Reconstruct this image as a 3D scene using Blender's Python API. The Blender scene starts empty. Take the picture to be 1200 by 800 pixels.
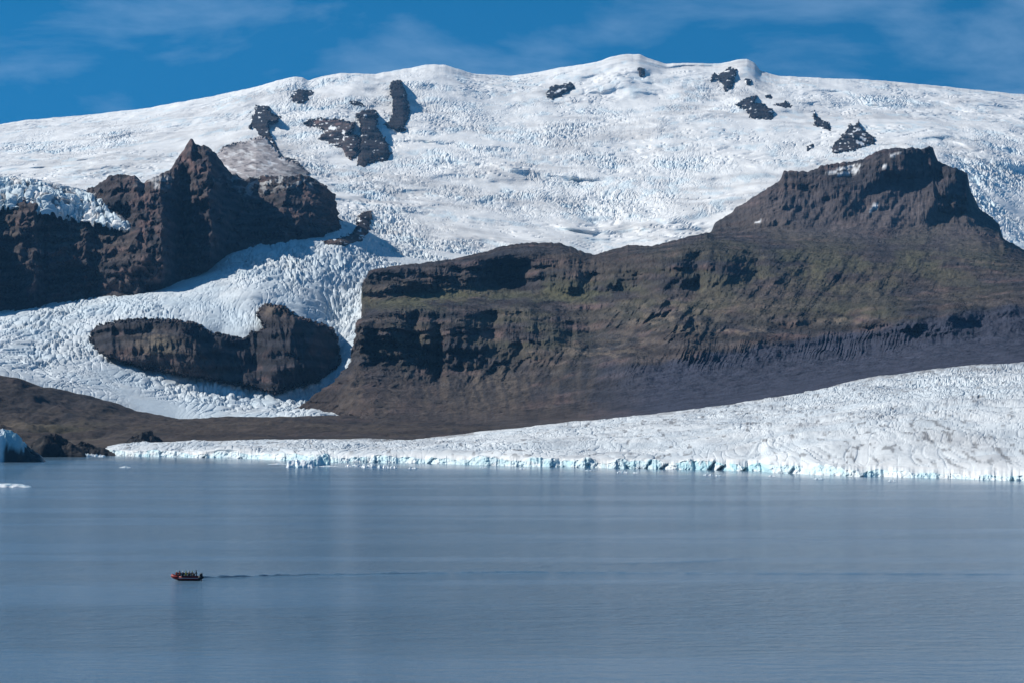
import bpy, bmesh, math, random
import numpy as np

# ------------------------------------------------------------------ camera, sky, sun, exposure
scene = bpy.context.scene
COL = scene.collection
F, H, HOR = 3333.0, 38.5, 470.0        # focal length in 1200-px units, eye height (m), horizon row
cam_d = bpy.data.cameras.new('camera')
cam_d.sensor_width = 36.0
cam_d.lens = 36.0 * F / 1200.0
cam_d.shift_y = (HOR - 400.0) / 1200.0
cam_d.clip_start, cam_d.clip_end = 1.0, 60000.0
cam = bpy.data.objects.new('camera', cam_d)
cam.location = (0, 0, H)
cam.rotation_euler = (math.radians(90), 0, 0)
COL.objects.link(cam)
scene.camera = cam

SUN_AZ, SUN_EL = -66.0, 39.0           # degrees clockwise from the view direction (+Y); elevation
SUN_STRENGTH, SKY_STRENGTH = 5.0, 0.098
SX, SY = math.sin(math.radians(SUN_AZ)), math.cos(math.radians(SUN_AZ))
world = bpy.data.worlds.new('World')
scene.world = world
world.use_nodes = True
wn, wl = world.node_tree.nodes, world.node_tree.links
wn.clear()
w_out = wn.new('ShaderNodeOutputWorld')
w_bg = wn.new('ShaderNodeBackground')
w_bg.inputs['Strength'].default_value = SKY_STRENGTH
w_sky = wn.new('ShaderNodeTexSky')
w_sky.sky_type = 'NISHITA'
w_sky.sun_disc = False
w_sky.sun_elevation = math.radians(SUN_EL)
w_sky.sun_rotation = math.radians(SUN_AZ)
w_sky.altitude = 1500.0
w_sky.air_density = 1.0
w_sky.dust_density = 0.0
w_sky.ozone_density = 4.0
w_geo = wn.new('ShaderNodeTexCoord')
w_map = wn.new('ShaderNodeMapping')     # clear, polarised air: the whole sky keeps the deep blue of its upper part
w_map.inputs['Scale'].default_value = (1, 1, 0.8)
w_map.inputs['Location'].default_value = (0, 0, 0.42)
w_hsv = wn.new('ShaderNodeHueSaturation')
w_hsv.inputs['Saturation'].default_value = 2.7
w_hsv.inputs['Hue'].default_value = 0.486
w_hsv.inputs['Value'].default_value = 1.0
wl.new(w_geo.outputs['Generated'], w_map.inputs['Vector'])
wl.new(w_map.outputs['Vector'], w_sky.inputs['Vector'])
wl.new(w_sky.outputs['Color'], w_hsv.inputs['Color'])
# thin cirrus
c_map = wn.new('ShaderNodeMapping'); c_map.inputs['Scale'].default_value = (7, 7, 22)
c_map.inputs['Rotation'].default_value = (0, math.radians(14), 0)
c_map.inputs['Location'].default_value = (11.947, 0.18, 7.732)
c_n = wn.new('ShaderNodeTexNoise'); c_n.inputs['Scale'].default_value = 1.6
c_n.inputs['Detail'].default_value = 7; c_n.inputs['Roughness'].default_value = 0.56
c_n.inputs['Distortion'].default_value = 0.35
c_r = wn.new('ShaderNodeValToRGB')
c_r.color_ramp.elements[0].position = 0.48; c_r.color_ramp.elements[0].color = (0, 0, 0, 1)
c_r.color_ramp.elements[1].position = 0.92; c_r.color_ramp.elements[1].color = (0.55, 0.55, 0.55, 1)
c_mix = wn.new('ShaderNodeMix'); c_mix.data_type = 'RGBA'
c_mix.inputs['B'].default_value = (5.0, 6.8, 9.0, 1)
wl.new(w_geo.outputs['Generated'], c_map.inputs['Vector'])
wl.new(c_map.outputs['Vector'], c_n.inputs['Vector'])
wl.new(c_n.outputs['Fac'], c_r.inputs['Fac'])
wl.new(c_r.outputs['Color'], c_mix.inputs['Factor'])
wl.new(w_hsv.outputs['Color'], c_mix.inputs['A'])
wl.new(c_mix.outputs['Result'], w_bg.inputs['Color'])
wl.new(w_bg.outputs['Background'], w_out.inputs['Surface'])

sun_d = bpy.data.lights.new('sun', 'SUN')
sun_d.energy = SUN_STRENGTH
sun_d.angle = math.radians(0.53)
sun_d.color = (1.0, 0.955, 0.87)
sun = bpy.data.objects.new('sun', sun_d)
el = math.radians(SUN_EL)
from mathutils import Vector
sun.rotation_euler = Vector((SX * math.cos(el), SY * math.cos(el), math.sin(el))).to_track_quat('Z', 'Y').to_euler()
COL.objects.link(sun)

scene.view_settings.view_transform = 'Standard'
scene.view_settings.look = 'None'
scene.view_settings.exposure = 0.08
scene.view_settings.gamma = 1.0
scene.view_settings.use_curve_mapping = False
scene.cycles.max_bounces = 6
scene.cycles.diffuse_bounces = 3
scene.cycles.volume_bounces = 1
scene.cycles.use_denoising = True

# ------------------------------------------------------------------ numpy noise
rs = np.random.RandomState(7)
_P = rs.permutation(256).astype(np.int32); _P = np.concatenate([_P, _P, _P])
_G2 = np.stack([np.cos(np.arange(256) * 2 * np.pi / 256 * 37), np.sin(np.arange(256) * 2 * np.pi / 256 * 37)], -1).astype(np.float32)
_g = rs.normal(size=(256, 3)); _G3 = (_g / np.linalg.norm(_g, axis=1, keepdims=True)).astype(np.float32)
_R = rs.rand(256, 3).astype(np.float32)

def perlin2(x, y, s=0):
    x = np.asarray(x, np.float32) + s * 17.31; y = np.asarray(y, np.float32) - s * 9.73
    xi = np.floor(x); yi = np.floor(y); fx = x - xi; fy = y - yi
    xi = xi.astype(np.int32) & 255; yi = yi.astype(np.int32) & 255
    u = fx * fx * fx * (fx * (fx * 6 - 15) + 10); v = fy * fy * fy * (fy * (fy * 6 - 15) + 10)
    a, b = _P[xi], _P[(xi + 1) & 255]
    def g(h, dx, dy):
        q = _G2[h]; return q[..., 0] * dx + q[..., 1] * dy
    n00 = g(_P[a + yi], fx, fy); n10 = g(_P[b + yi], fx - 1, fy)
    n01 = g(_P[a + yi + 1], fx, fy - 1); n11 = g(_P[b + yi + 1], fx - 1, fy - 1)
    m0 = n00 + u * (n10 - n00); m1 = n01 + u * (n11 - n01)
    return (m0 + v * (m1 - m0)) * 1.5

def perlin3(x, y, z, s=0):
    x = np.asarray(x, np.float32) + s * 17.31; y = np.asarray(y, np.float32) - s * 9.73; z = np.asarray(z, np.float32) + s * 5.11
    xi = np.floor(x); yi = np.floor(y); zi = np.floor(z); fx = x - xi; fy = y - yi; fz = z - zi
    xi = xi.astype(np.int32) & 255; yi = yi.astype(np.int32) & 255; zi = zi.astype(np.int32) & 255
    u, v, w = [t * t * (3 - 2 * t) for t in (fx, fy, fz)]
    r = None
    for dx in (0, 1):
        A = _P[(xi + dx) & 255]
        for dy in (0, 1):
            B = _P[A + yi + dy] & 255
            for dz in (0, 1):
                q = _G3[_P[B + zi + dz]]
                n = q[..., 0] * (fx - dx) + q[..., 1] * (fy - dy) + q[..., 2] * (fz - dz)
                n = n * (u if dx else 1 - u) * (v if dy else 1 - v) * (w if dz else 1 - w)
                r = n if r is None else r + n
    return r * 1.5

def fbm2(x, y, o=4, s=0, gain=0.5):
    r, a, f, t = 0.0, 1.0, 1.0, 0.0
    for i in range(o):
        r = r + a * perlin2(x * f, y * f, s + i * 3); t += a; a *= gain; f *= 2.03
    return r / t * 1.5

def ridge2(x, y, o=4, s=0, gain=0.5):
    r, a, f, t = 0.0, 1.0, 1.0, 0.0
    for i in range(o):
        r = r + a * (1 - 2 * np.abs(perlin2(x * f, y * f, s + i * 3))); t += a; a *= gain; f *= 2.07
    return r / t

def fbm3(x, y, z, o=3, s=0, gain=0.5):
    r, a, f, t = 0.0, 1.0, 1.0, 0.0
    for i in range(o):
        r = r + a * perlin3(x * f, y * f, z * f, s + i * 3); t += a; a *= gain; f *= 2.03
    return r / t * 1.5

def ridge3(x, y, z, o=3, s=0, gain=0.5):
    r, a, f, t = 0.0, 1.0, 1.0, 0.0
    for i in range(o):
        r = r + a * (1 - 2 * np.abs(perlin3(x * f, y * f, z * f, s + i * 3))); t += a; a *= gain; f *= 2.07
    return r / t

def worley2(x, y, s=0):
    x = np.asarray(x, np.float32) + s * 13.7; y = np.asarray(y, np.float32) + s * 7.9
    xi = np.floor(x); yi = np.floor(y); fx = x - xi; fy = y - yi
    xi = xi.astype(np.int32); yi = yi.astype(np.int32)
    F1 = np.full(x.shape, 9.0, np.float32); F2 = F1.copy(); V = np.zeros(x.shape, np.float32)
    for dx in (-1, 0, 1):
        for dy in (-1, 0, 1):
            h = _P[_P[(xi + dx) & 255] + ((yi + dy) & 255)]
            q = _R[h]
            d = (dx + q[..., 0] - fx) ** 2 + (dy + q[..., 1] - fy) ** 2
            n = d < F1
            F2 = np.where(n, F1, np.minimum(F2, d)); V = np.where(n, q[..., 2], V); F1 = np.where(n, d, F1)
    return np.sqrt(F1), np.sqrt(F2), V

def sstep(a, b, x):
    t = np.clip((x - a) / (b - a), 0, 1); return t * t * (3 - 2 * t)

def lerp3(a, b, t):
    return a + (np.asarray(b, np.float32) - a) * t[..., None]

# ------------------------------------------------------------------ sheets: terrain laid out by ranges
def pchip_u(ctrl, t):
    """ctrl (n, m) values at integer knots; t 1-D parameters -> (len(t), m); monotone cubic"""
    d = np.diff(ctrl, axis=0)
    m = np.zeros_like(ctrl)
    a, b = d[:-1], d[1:]
    same = (a * b) > 0
    m[1:-1] = np.where(same, 2 * a * b / np.where(same, a + b, 1), 0)
    m[0], m[-1] = d[0], d[-1]
    i = np.clip(np.floor(t).astype(int), 0, len(ctrl) - 2); f = (t - i)[:, None]
    h00 = 2 * f**3 - 3 * f**2 + 1; h10 = f**3 - 2 * f**2 + f; h01 = -2 * f**3 + 3 * f**2; h11 = f**3 - f**2
    return h00 * ctrl[i] + h10 * m[i] + h01 * ctrl[i + 1] + h11 * m[i + 1]

def line(pts, x):
    p = np.array(pts, float); return np.interp(x, p[:, 0], p[:, 1])

def rowset(rows, px):
    """rows: [(row points, depth points)] -> image row and depth control curves per column"""
    py = np.stack([line(r[0], px) if not np.isscalar(r[0]) else np.full(px.shape, float(r[0])) for r in rows])
    yy = np.stack([line(r[1], px) if not np.isscalar(r[1]) else np.full(px.shape, float(r[1])) for r in rows])
    return py, yy

def smooth_cols(a, k):
    if k < 1: return a
    w = np.exp(-np.linspace(-2, 2, 2 * k + 1) ** 2); w /= w.sum()
    p = np.pad(a, ((0, 0), (k, k)), mode='edge')
    return np.stack([np.convolve(r, w, 'valid') for r in p])

def make_sheet(rows, px0, px1, ncol, counts, smooth=0, keep=()):
    px = np.linspace(px0, px1, ncol)
    py, yy = rowset(rows, px)
    if smooth:
        ps = smooth_cols(py, smooth)
        for k in range(len(rows)):
            if k not in keep: py[k] = ps[k]
        yy = smooth_cols(yy, smooth)
    t = np.concatenate([np.linspace(i, i + 1, c, endpoint=False) for i, c in enumerate(counts)] + [[len(rows) - 1.0]])
    PY = pchip_u(py, t).astype(np.float32); YY = pchip_u(yy, t).astype(np.float32)
    PX = np.broadcast_to(px.astype(np.float32), PY.shape).copy()
    T = np.broadcast_to(t.astype(np.float32)[:, None], PY.shape)
    return PX, PY, YY, T

def world_xyz(PX, PY, Y):
    return (PX - 600.0) / F * Y, Y, H + (HOR - PY) / F * Y

def grid_mesh(name, X, Y, Z, col, mat, keep=None, smooth=True):
    nr, nc = X.shape
    co = np.stack([X, Y, Z], -1).reshape(-1, 3).astype(np.float32)
    ii = np.arange(nr * nc, dtype=np.int32).reshape(nr, nc)
    q = np.stack([ii[:-1, :-1], ii[:-1, 1:], ii[1:, 1:], ii[1:, :-1]], -1).reshape(-1, 4)
    colf = col.reshape(-1, 3)
    if keep is not None:
        kq = keep.reshape(-1)[q].any(axis=1)
        q = q[kq]
        used = np.unique(q); re = np.full(nr * nc, -1, np.int32); re[used] = np.arange(len(used))
        q = re[q]; co = co[used]; colf = colf[used]
    me = bpy.data.meshes.new(name)
    me.vertices.add(len(co)); me.vertices.foreach_set('co', co.ravel())
    me.loops.add(q.size); me.loops.foreach_set('vertex_index', q.ravel().astype(np.int32))
    me.polygons.add(len(q)); me.polygons.foreach_set('loop_start', np.arange(0, q.size, 4, dtype=np.int32))
    me.update(calc_edges=True)
    me.polygons.foreach_set('use_smooth', np.full(len(q), smooth))
    at = me.color_attributes.new('col', 'FLOAT_COLOR', 'POINT')
    at.data.foreach_set('color', np.concatenate([colf, np.ones((len(co), 1))], 1).astype(np.float32).ravel())
    me.materials.append(mat)
    o = bpy.data.objects.new(name, me)
    COL.objects.link(o)
    return o

def tag(o, label=None, cat=None, group=None, kind=None):
    if label: o['label'] = label
    if cat: o['category'] = cat
    if group: o['group'] = group
    if kind: o['kind'] = kind
    return o

# ------------------------------------------------------------------ materials
def new_mat(name):
    m = bpy.data.materials.new(name); m.use_nodes = True
    return m, m.node_tree.nodes, m.node_tree.links, m.node_tree.nodes['Principled BSDF']

def attr_mat(name, rough, spec, var_scale, var, bump_scale, bump_dist, stretch=(1, 1, 1)):
    m, n, l, b = new_mat(name)
    a = n.new('ShaderNodeAttribute'); a.attribute_name = 'col'
    tc = n.new('ShaderNodeTexCoord'); mp = n.new('ShaderNodeMapping'); mp.inputs['Scale'].default_value = stretch
    l.new(tc.outputs['Object'], mp.inputs['Vector'])
    nz = n.new('ShaderNodeTexNoise'); nz.inputs['Scale'].default_value = var_scale
    nz.inputs['Detail'].default_value = 5; nz.inputs['Roughness'].default_value = 0.65
    l.new(mp.outputs['Vector'], nz.inputs['Vector'])
    mr = n.new('ShaderNodeMapRange'); mr.inputs['From Min'].default_value = 0.3; mr.inputs['From Max'].default_value = 0.7
    mr.inputs['To Min'].default_value = 1 - var; mr.inputs['To Max'].default_value = 1 + var
    l.new(nz.outputs['Fac'], mr.inputs['Value'])
    mx = n.new('ShaderNodeVectorMath'); mx.operation = 'SCALE'
    l.new(a.outputs['Color'], mx.inputs[0]); l.new(mr.outputs['Result'], mx.inputs['Scale'])
    l.new(mx.outputs['Vector'], b.inputs['Base Color'])
    b.inputs['Roughness'].default_value = rough
    b.inputs['Specular IOR Level'].default_value = spec
    nb = n.new('ShaderNodeTexNoise'); nb.inputs['Scale'].default_value = bump_scale; nb.inputs['Detail'].default_value = 4
    l.new(mp.outputs['Vector'], nb.inputs['Vector'])
    bp = n.new('ShaderNodeBump'); bp.inputs['Strength'].default_value = 1.0; bp.inputs['Distance'].default_value = bump_dist
    l.new(nb.outputs['Fac'], bp.inputs['Height']); l.new(bp.outputs['Normal'], b.inputs['Normal'])
    return m

M_ICE = attr_mat('glacier_ice', 0.75, 0.2, 0.03, 0.05, 0.12, 0.7, (1, 0.5, 1))
M_ROCK = attr_mat('basalt_rock', 0.95, 0.1, 0.035, 0.32, 0.06, 6.0)
M_GROUND = attr_mat('moraine_ground', 0.95, 0.1, 0.05, 0.30, 0.12, 2.0)
M_BERG = attr_mat('berg_ice', 0.35, 0.4, 0.4, 0.06, 0.8, 0.3)

def plain(name, col, rough=0.6, spec=0.3, var=0.12, scale=6.0):
    m, n, l, b = new_mat(name)
    nz = n.new('ShaderNodeTexNoise'); nz.inputs['Scale'].default_value = scale; nz.inputs['Detail'].default_value = 3
    tc = n.new('ShaderNodeTexCoord'); l.new(tc.outputs['Object'], nz.inputs['Vector'])
    mr = n.new('ShaderNodeMapRange'); mr.inputs['To Min'].default_value = 1 - var; mr.inputs['To Max'].default_value = 1 + var
    l.new(nz.outputs['Fac'], mr.inputs['Value'])
    mx = n.new('ShaderNodeVectorMath'); mx.operation = 'SCALE'; mx.inputs[0].default_value = col
    l.new(mr.outputs['Result'], mx.inputs['Scale']); l.new(mx.outputs['Vector'], b.inputs['Base Color'])
    b.inputs['Roughness'].default_value = rough; b.inputs['Specular IOR Level'].default_value = spec
    return m

# ------------------------------------------------------------------ lake
def water_material():
    m, n, l, b = new_mat('lake_water')
    tc = n.new('ShaderNodeTexCoord')
    def noise(scale, detail, rough, st, dist=0.0):
        mp = n.new('ShaderNodeMapping'); mp.inputs['Scale'].default_value = st
        l.new(tc.outputs['Object'], mp.inputs['Vector'])
        z = n.new('ShaderNodeTexNoise'); z.inputs['Scale'].default_value = scale
        z.inputs['Detail'].default_value = detail; z.inputs['Roughness'].default_value = rough
        z.inputs['Distortion'].default_value = dist
        l.new(mp.outputs['Vector'], z.inputs['Vector'])
        return z.outputs['Fac']
    # wind streaks lying across the lake
    bands = noise(1.0, 4, 0.5, (1 / 420, 1 / 70, 1), 0.9)
    mr = n.new('ShaderNodeMapRange'); mr.inputs['From Min'].default_value = 0.40; mr.inputs['From Max'].default_value = 0.62
    mr.interpolation_type = 'SMOOTHSTEP'
    mr.inputs['To Min'].default_value = 0.25; mr.inputs['To Max'].default_value = 1.0
    l.new(bands, mr.inputs['Value'])
    # calm strip of water under the ice front
    sx = n.new('ShaderNodeSeparateXYZ'); l.new(tc.outputs['Object'], sx.inputs[0])
    ad = n.new('ShaderNodeMath'); ad.operation = 'MULTIPLY_ADD'
    ad.inputs[1].default_value = 1.0; l.new(sx.outputs['X'], ad.inputs[0]); l.new(sx.outputs['Y'], ad.inputs[2])
    calm = n.new('ShaderNodeMapRange'); calm.interpolation_type = 'SMOOTHSTEP'
    calm.inputs['From Min'].default_value = 1470; calm.inputs['From Max'].default_value = 1610
    calm.inputs['To Min'].default_value = 1.0; calm.inputs['To Max'].default_value = 0.10
    l.new(ad.outputs[0], calm.inputs['Value'])
    amp = n.new('ShaderNodeMath'); amp.operation = 'MULTIPLY'
    l.new(mr.outputs['Result'], amp.inputs[0]); l.new(calm.outputs['Result'], amp.inputs[1])
    w1 = noise(1.0, 4, 0.6, (0.10, 0.24, 1), 0.4)
    w2 = noise(1.0, 3, 0.6, (0.5, 0.9, 1))
    s = n.new('ShaderNodeMath'); s.operation = 'MULTIPLY_ADD'; s.inputs[1].default_value = 0.35
    l.new(w2, s.inputs[0]); l.new(w1, s.inputs[2])
    bp = n.new('ShaderNodeBump'); bp.inputs['Distance'].default_value = 3.0
    st = n.new('ShaderNodeMath'); st.operation = 'MULTIPLY'; st.inputs[1].default_value = 0.75
    l.new(amp.outputs[0], st.inputs[0]); l.new(st.outputs[0], bp.inputs['Strength'])
    l.new(s.outputs[0], bp.inputs['Height']); l.new(bp.outputs['Normal'], b.inputs['Normal'])
    silt = noise(1.0, 4, 0.55, (1 / 330, 1 / 90, 1), 0.7)
    cr = n.new('ShaderNodeMix'); cr.data_type = 'RGBA'
    cr.inputs['A'].default_value = (0.060, 0.130, 0.205, 1); cr.inputs['B'].default_value = (0.135, 0.205, 0.275, 1)
    l.new(silt, cr.inputs['Factor']); l.new(cr.outputs['Result'], b.inputs['Base Color'])
    b.inputs['IOR'].default_value = 1.33; b.inputs['Roughness'].default_value = 0.14
    return m
M_WATER = water_material()
xs = np.linspace(-2600, 2600, 3); ys = np.array([-150.0, 1200.0, 2600.0])
gx, gy = np.meshgrid(xs, ys)
tag(grid_mesh('lake_water', gx, gy, np.zeros_like(gx), np.ones(gx.shape + (3,)), M_WATER), kind='structure')

# ------------------------------------------------------------------ ice cap and its outlet tongue
SKYLINE = [(-150, 158), (-80, 152), (0, 146), (30, 141), (100, 135), (170, 127.5), (210, 120), (260, 111), (300, 102), (320, 96),
    (345, 90), (355, 91), (361, 95), (380, 89), (400, 86), (440, 87), (450, 85), (480, 80), (500, 76), (520, 76), (540, 82),
    (555, 87), (600, 89), (630, 85), (660, 79), (690, 74.5), (705, 71), (715, 67), (735, 63.5), (750, 64), (765, 70), (780, 75), (810, 74),
    (845, 75), (860, 71), (875, 69), (885, 74), (891, 83), (910, 89), (950, 91), (1000, 93), (1050, 96), (1100, 101), (1150, 106),
    (1200, 111), (1280, 121), (1350, 132)]
ICE_ROWS = [
    ([(-150, 448), (0, 462), (51, 474), (101, 484), (152, 498), (209, 506), (287, 502), (370, 498), (390, 497), (420, 520), (460, 540), (560, 540), (1350, 540)], 3280),
    ([(-150, 428), (0, 434), (51, 448), (101, 459), (152, 475), (209, 488), (287, 487), (375, 483), (390, 489), (420, 500), (470, 510), (560, 520), (1350, 520)], 3340),
    ([(-150, 405), (0, 413), (100, 428), (200, 452), (300, 466), (360, 472), (385, 474), (410, 440), (440, 460), (500, 480), (1350, 490)], 3620),
    ([(-150, 372), (0, 372), (100, 360), (200, 348), (300, 345), (350, 356), (400, 385), (430, 372), (470, 362), (520, 400), (600, 420), (1350, 420)], 4250),
    ([(-150, 345), (0, 348), (100, 334), (200, 320), (270, 292), (330, 282), (400, 285), (450, 310), (500, 322), (600, 330), (700, 340), (1350, 350)],
     [(-150, 4900), (400, 5000), (600, 5100), (1350, 5300)]),
    ([(-150, 262), (0, 262), (100, 250), (200, 240), (300, 225), (400, 245), (500, 265), (600, 281), (700, 291), (760, 285), (830, 276), (900, 262), (1000, 235), (1100, 245), (1200, 283), (1350, 320)],
     [(-150, 6200), (350, 6300), (600, 6200), (1350, 6900)]),
    ([(-150, 212), (0, 212), (100, 205), (200, 203), (300, 190), (400, 202), (500, 212), (600, 222), (700, 228), (800, 222), (900, 210), (1000, 198), (1100, 195), (1200, 225), (1350, 250)],
     [(-150, 7400), (350, 7500), (600, 7300), (1350, 7800)]),
    ([(-150, 182), (0, 172), (100, 163), (200, 153), (300, 139), (400, 136), (500, 137), (600, 138), (700, 134), (800, 132), (900, 136), (1000, 137), (1100, 142), (1200, 153), (1350, 180)],
     [(-150, 8900), (400, 9000), (740, 9300), (1350, 9000)]),
    (SKYLINE, [(-150, 10300), (345, 10200), (500, 10700), (740, 11000), (890, 10700), (1350, 10800)]),
    ([(p, q + 26) for p, q in SKYLINE], 12300),
]
def ice_step(X, Y):
    """treads and risers of the icefalls: offset, and 1 on the steep risers"""
    ph = Y / 560 + 1.0 * fbm2(X / 620, Y / 900, 3, 52) + .25 * fbm2(X / 170, Y / 400, 2, 53)
    f = ph - np.floor(ph)
    r = np.where(f < .4, f / .4, 1 - (f - .4) / .6)
    return (r * r * (3 - 2 * r) - .5) * sstep(-.35, .2, fbm2(X / 900, Y / 1100, 2, 54)), sstep(.42, .6, f) * (1 - sstep(.85, 1.0, f))

def ice_swell(X, Y):
    """broad swells and steps of the ice, moved along the line of depth (m)"""
    w = sstep(4200, 6000, Y) * (1 - sstep(11500, 12200, Y))
    s = fbm2(X / 520, Y / 900, 3, 11) * 140 + ridge2(X / 300, Y / 620, 2, 23) * 25
    t = fbm2(X / 130, Y / 300, 3, 5) * 40
    s = s + 52 * ice_step(X, Y)[0]
    return w * (s + t) + (1 - w) * 50 * fbm2(X / 130, Y / 220, 3, 5) * sstep(3300, 3700, Y)

def ice_depth(px, py):
    """depth of the ice surface at an image place (upper, visible branch)"""
    shp = px.shape; px, py = px.ravel(), py.ravel()
    cpy, cyy = rowset(ICE_ROWS, px)
    t = np.linspace(1, 8, 141)
    i = np.clip(np.floor(t).astype(int), 0, 8); f = (t - i)[:, None]
    d_py = pchip_u(cpy, t); d_y = pchip_u(cyy, t)
    k = np.clip((d_py > py).sum(0), 1, len(t) - 1)
    j = np.arange(len(px))
    a, b = d_py[k - 1, j], d_py[k, j]
    fr = np.clip((a - py) / np.where(np.abs(a - b) < 1e-4, 1, a - b), 0, 1)
    y = d_y[k - 1, j] + fr * (d_y[k, j] - d_y[k - 1, j])
    y = y.reshape(shp)
    px = px.reshape(shp)
    return y + ice_swell((px - 600) / F * y, y)

def blobs(PX, PY, lst):
    r = np.zeros_like(PX)
    for x, y, a, b, w in lst:
        r = np.maximum(r, w * np.exp(-((PX - x) / a) ** 2 - ((PY - y) / b) ** 2))
    return r

CREV = [(520, 165, 80, 45, .6), (640, 150, 100, 26, .55), (760, 190, 90, 25, .6), (600, 215, 80, 20, 1), (430, 255, 45, 40, .9),
    (480, 295, 80, 25, 1), (330, 310, 90, 28, .9), (355, 200, 35, 40, .9), (110, 160, 60, 12, .7), (60, 175, 60, 9, .6),
    (1000, 118, 80, 12, .6), (1170, 215, 70, 45, 1), (420, 370, 45, 50, 1), (150, 362, 140, 18, 1), (60, 400, 110, 28, 1),
    (250, 460, 150, 24, .8), (390, 130, 70, 50, .7), (700, 240, 130, 16, .7), (850, 115, 90, 16, .5), (480, 100, 40, 14, .5), (920, 180, 120, 14, .25)]

def serac(X, Y, cx, cy, s):
    """tilted ice blocks parted by crevasses: height -1..1 and crack mask"""
    wx = X + fbm2(X / (cx * 5), Y / (cy * 5), 2, s + 50) * cx * 2.2
    wy = Y + fbm2(X / (cx * 6), Y / (cy * 6), 2, s + 60) * cy * 2.2
    f1, f2, v = worley2((wx + 0.25 * wy * cx / cy) / cx, wy / cy, s)
    crack = 1 - sstep(0.03, 0.22, f2 - f1)
    return (v - 0.5) * 1.5 - crack * 0.9 + (0.5 - f1) * 0.8, crack, v

def ice_colour(X, Y, crack, crev, dirt, blue):
    c = np.empty(X.shape + (3,), np.float32); c[:] = (0.83, 0.825, 0.815)
    n = fbm2(X / 60, Y / 190, 4, 71)
    c = lerp3(c, (0.60, 0.59, 0.58), np.clip(dirt * sstep(-0.25, 0.5, n), 0, 1))
    n2 = fbm2(X / 14, Y / 60, 3, 77)
    c = lerp3(c, (0.30, 0.29, 0.29), np.clip(dirt * crev * sstep(0.25, 0.65, n2), 0, 0.85))
    c = lerp3(c, (0.50, 0.68, 0.78), np.clip(blue, 0, 0.9))
    return c

PX, PY, Y0, T = make_sheet(ICE_ROWS, -110, 1310, 1300, [6, 40, 58, 48, 42, 50, 66, 76, 62, 6], smooth=20)
_x = PX[0]; _sky = line(SKYLINE, _x)
_res = smooth_cols(_sky[None], 3)[0] - smooth_cols(_sky[None], 20)[0] + .45 * fbm2(_x / 9, _x * 0, 3, 2)
PY = PY + _res * sstep(7.45, 8.0, T)
X0 = (PX - 600) / F * Y0
Yw = Y0 + ice_swell(X0, Y0)
X, Y, Z = world_xyz(PX, PY, Yw)
crev = np.clip(0.03 + blobs(PX, PY, CREV), 0, 1) * np.clip(0.30 + 1.1 * fbm2(X / 240, Y / 650, 3, 31) + .75 * ice_step(X0, Y0)[1] * sstep(4800, 5600, Y0) + .35 * (1 - sstep(4800, 5600, Y0)), 0.03, 1.3)
far = sstep(4600, 6200, Y)
h1, k1, v1 = serac(X, Y, 22.0, 85.0, 2)
h2, k2, v2 = serac(X, Y, 12.0, 42.0, 9)
hn = (h1 * 0.65 + h2 * 0.55)
h3, k3, v3 = serac(X, Y, 150.0, 75.0, 33)            # long transverse crevasses
sky_t = 1 - sstep(7.75, 8.0, T) * 0.75
Z = Z + crev * sky_t * (far * hn * 5.2 + (1 - far) * (h2 * 0.75 + h1 * 0.4) * 6.5)
Z = Z + fbm2(X / 110, Y / 330, 3, 41) * 3.0 * far * sky_t
Z = Z - 3.5 * k3 * far * sky_t * sstep(-.2, .3, fbm2(X / 300, Y / 500, 2, 57)) + 2.0 * (v3 - .5) * far * sky_t
dirt = np.clip(0.22 + blobs(PX, PY, [(305, 185, 45, 24, 1.0), (420, 230, 60, 40, .45), (480, 270, 70, 30, .4), (100, 200, 140, 20, .65), (40, 190, 120, 12, .6),
        (440, 285, 40, 30, .5), (150, 420, 260, 90, .9), (350, 320, 120, 40, .5), (780, 270, 120, 14, .6), (620, 220, 120, 20, .3), (270, 480, 150, 9, .8), (450, 93, 14, 6, .8)]), 0, 1)
blue = crev * (0.06 + 0.24 * (v1 > 0.72) * sstep(-0.1, 0.4, fbm2(X / 90, Y / 200, 2, 91))) + 0.5 * k2 * crev * far
blue = np.maximum(blue, blobs(PX, PY, [(200, 357, 110, 9, .45), (120, 362, 60, 8, .5), (260, 375, 40, 8, .5)]) * np.clip(0.5 + v2, 0, 1))
c = ice_colour(X, Y, k1, crev, dirt, blue)
# debris rafted on the dust-grey bank above the left cliffs and on the outlet's edges
g = blobs(PX, PY, [(305, 190, 42, 20, 1.0), (275, 178, 24, 9, 1.0), (335, 200, 26, 10, .9)]) * sstep(-0.6, 0.15, fbm2(X / 40, Y / 160, 4, 14))
c = lerp3(c, (0.24, 0.215, 0.21), g)
# dust bands drawn out along the flow, dark flecks of grit on the outlet tongue
band = sstep(.25, .85, ridge2(X / 420 + .35 * fbm2(X / 200, Y / 300, 2, 43), Y / 230, 3, 44)) * sstep(-.3, .3, fbm2(X / 500, Y / 700, 2, 45))
c = lerp3(c, (0.52, 0.505, 0.50), .62 * band * far)
c = lerp3(c, (0.55, 0.70, 0.78), .45 * far * ice_step(X0, Y0)[1] * sstep(-.1, .35, fbm2(X / 40, Y / 110, 3, 58)))
fleck = sstep(.16, .46, fbm2(X / 7, Y / 26, 3, 46) + .3 * fbm2(X / 70, Y / 130, 2, 47))
c = lerp3(c, (0.15, 0.15, 0.16), fleck * np.where(far > .5, .25 * crev, .30 + .45 * np.clip(crev, 0, 1)))
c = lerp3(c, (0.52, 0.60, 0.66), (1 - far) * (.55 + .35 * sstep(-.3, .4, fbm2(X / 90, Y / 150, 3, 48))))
ice_cap = tag(grid_mesh('ice_cap', X, Y, Z, c, M_ICE, smooth=False), kind='structure')

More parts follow.
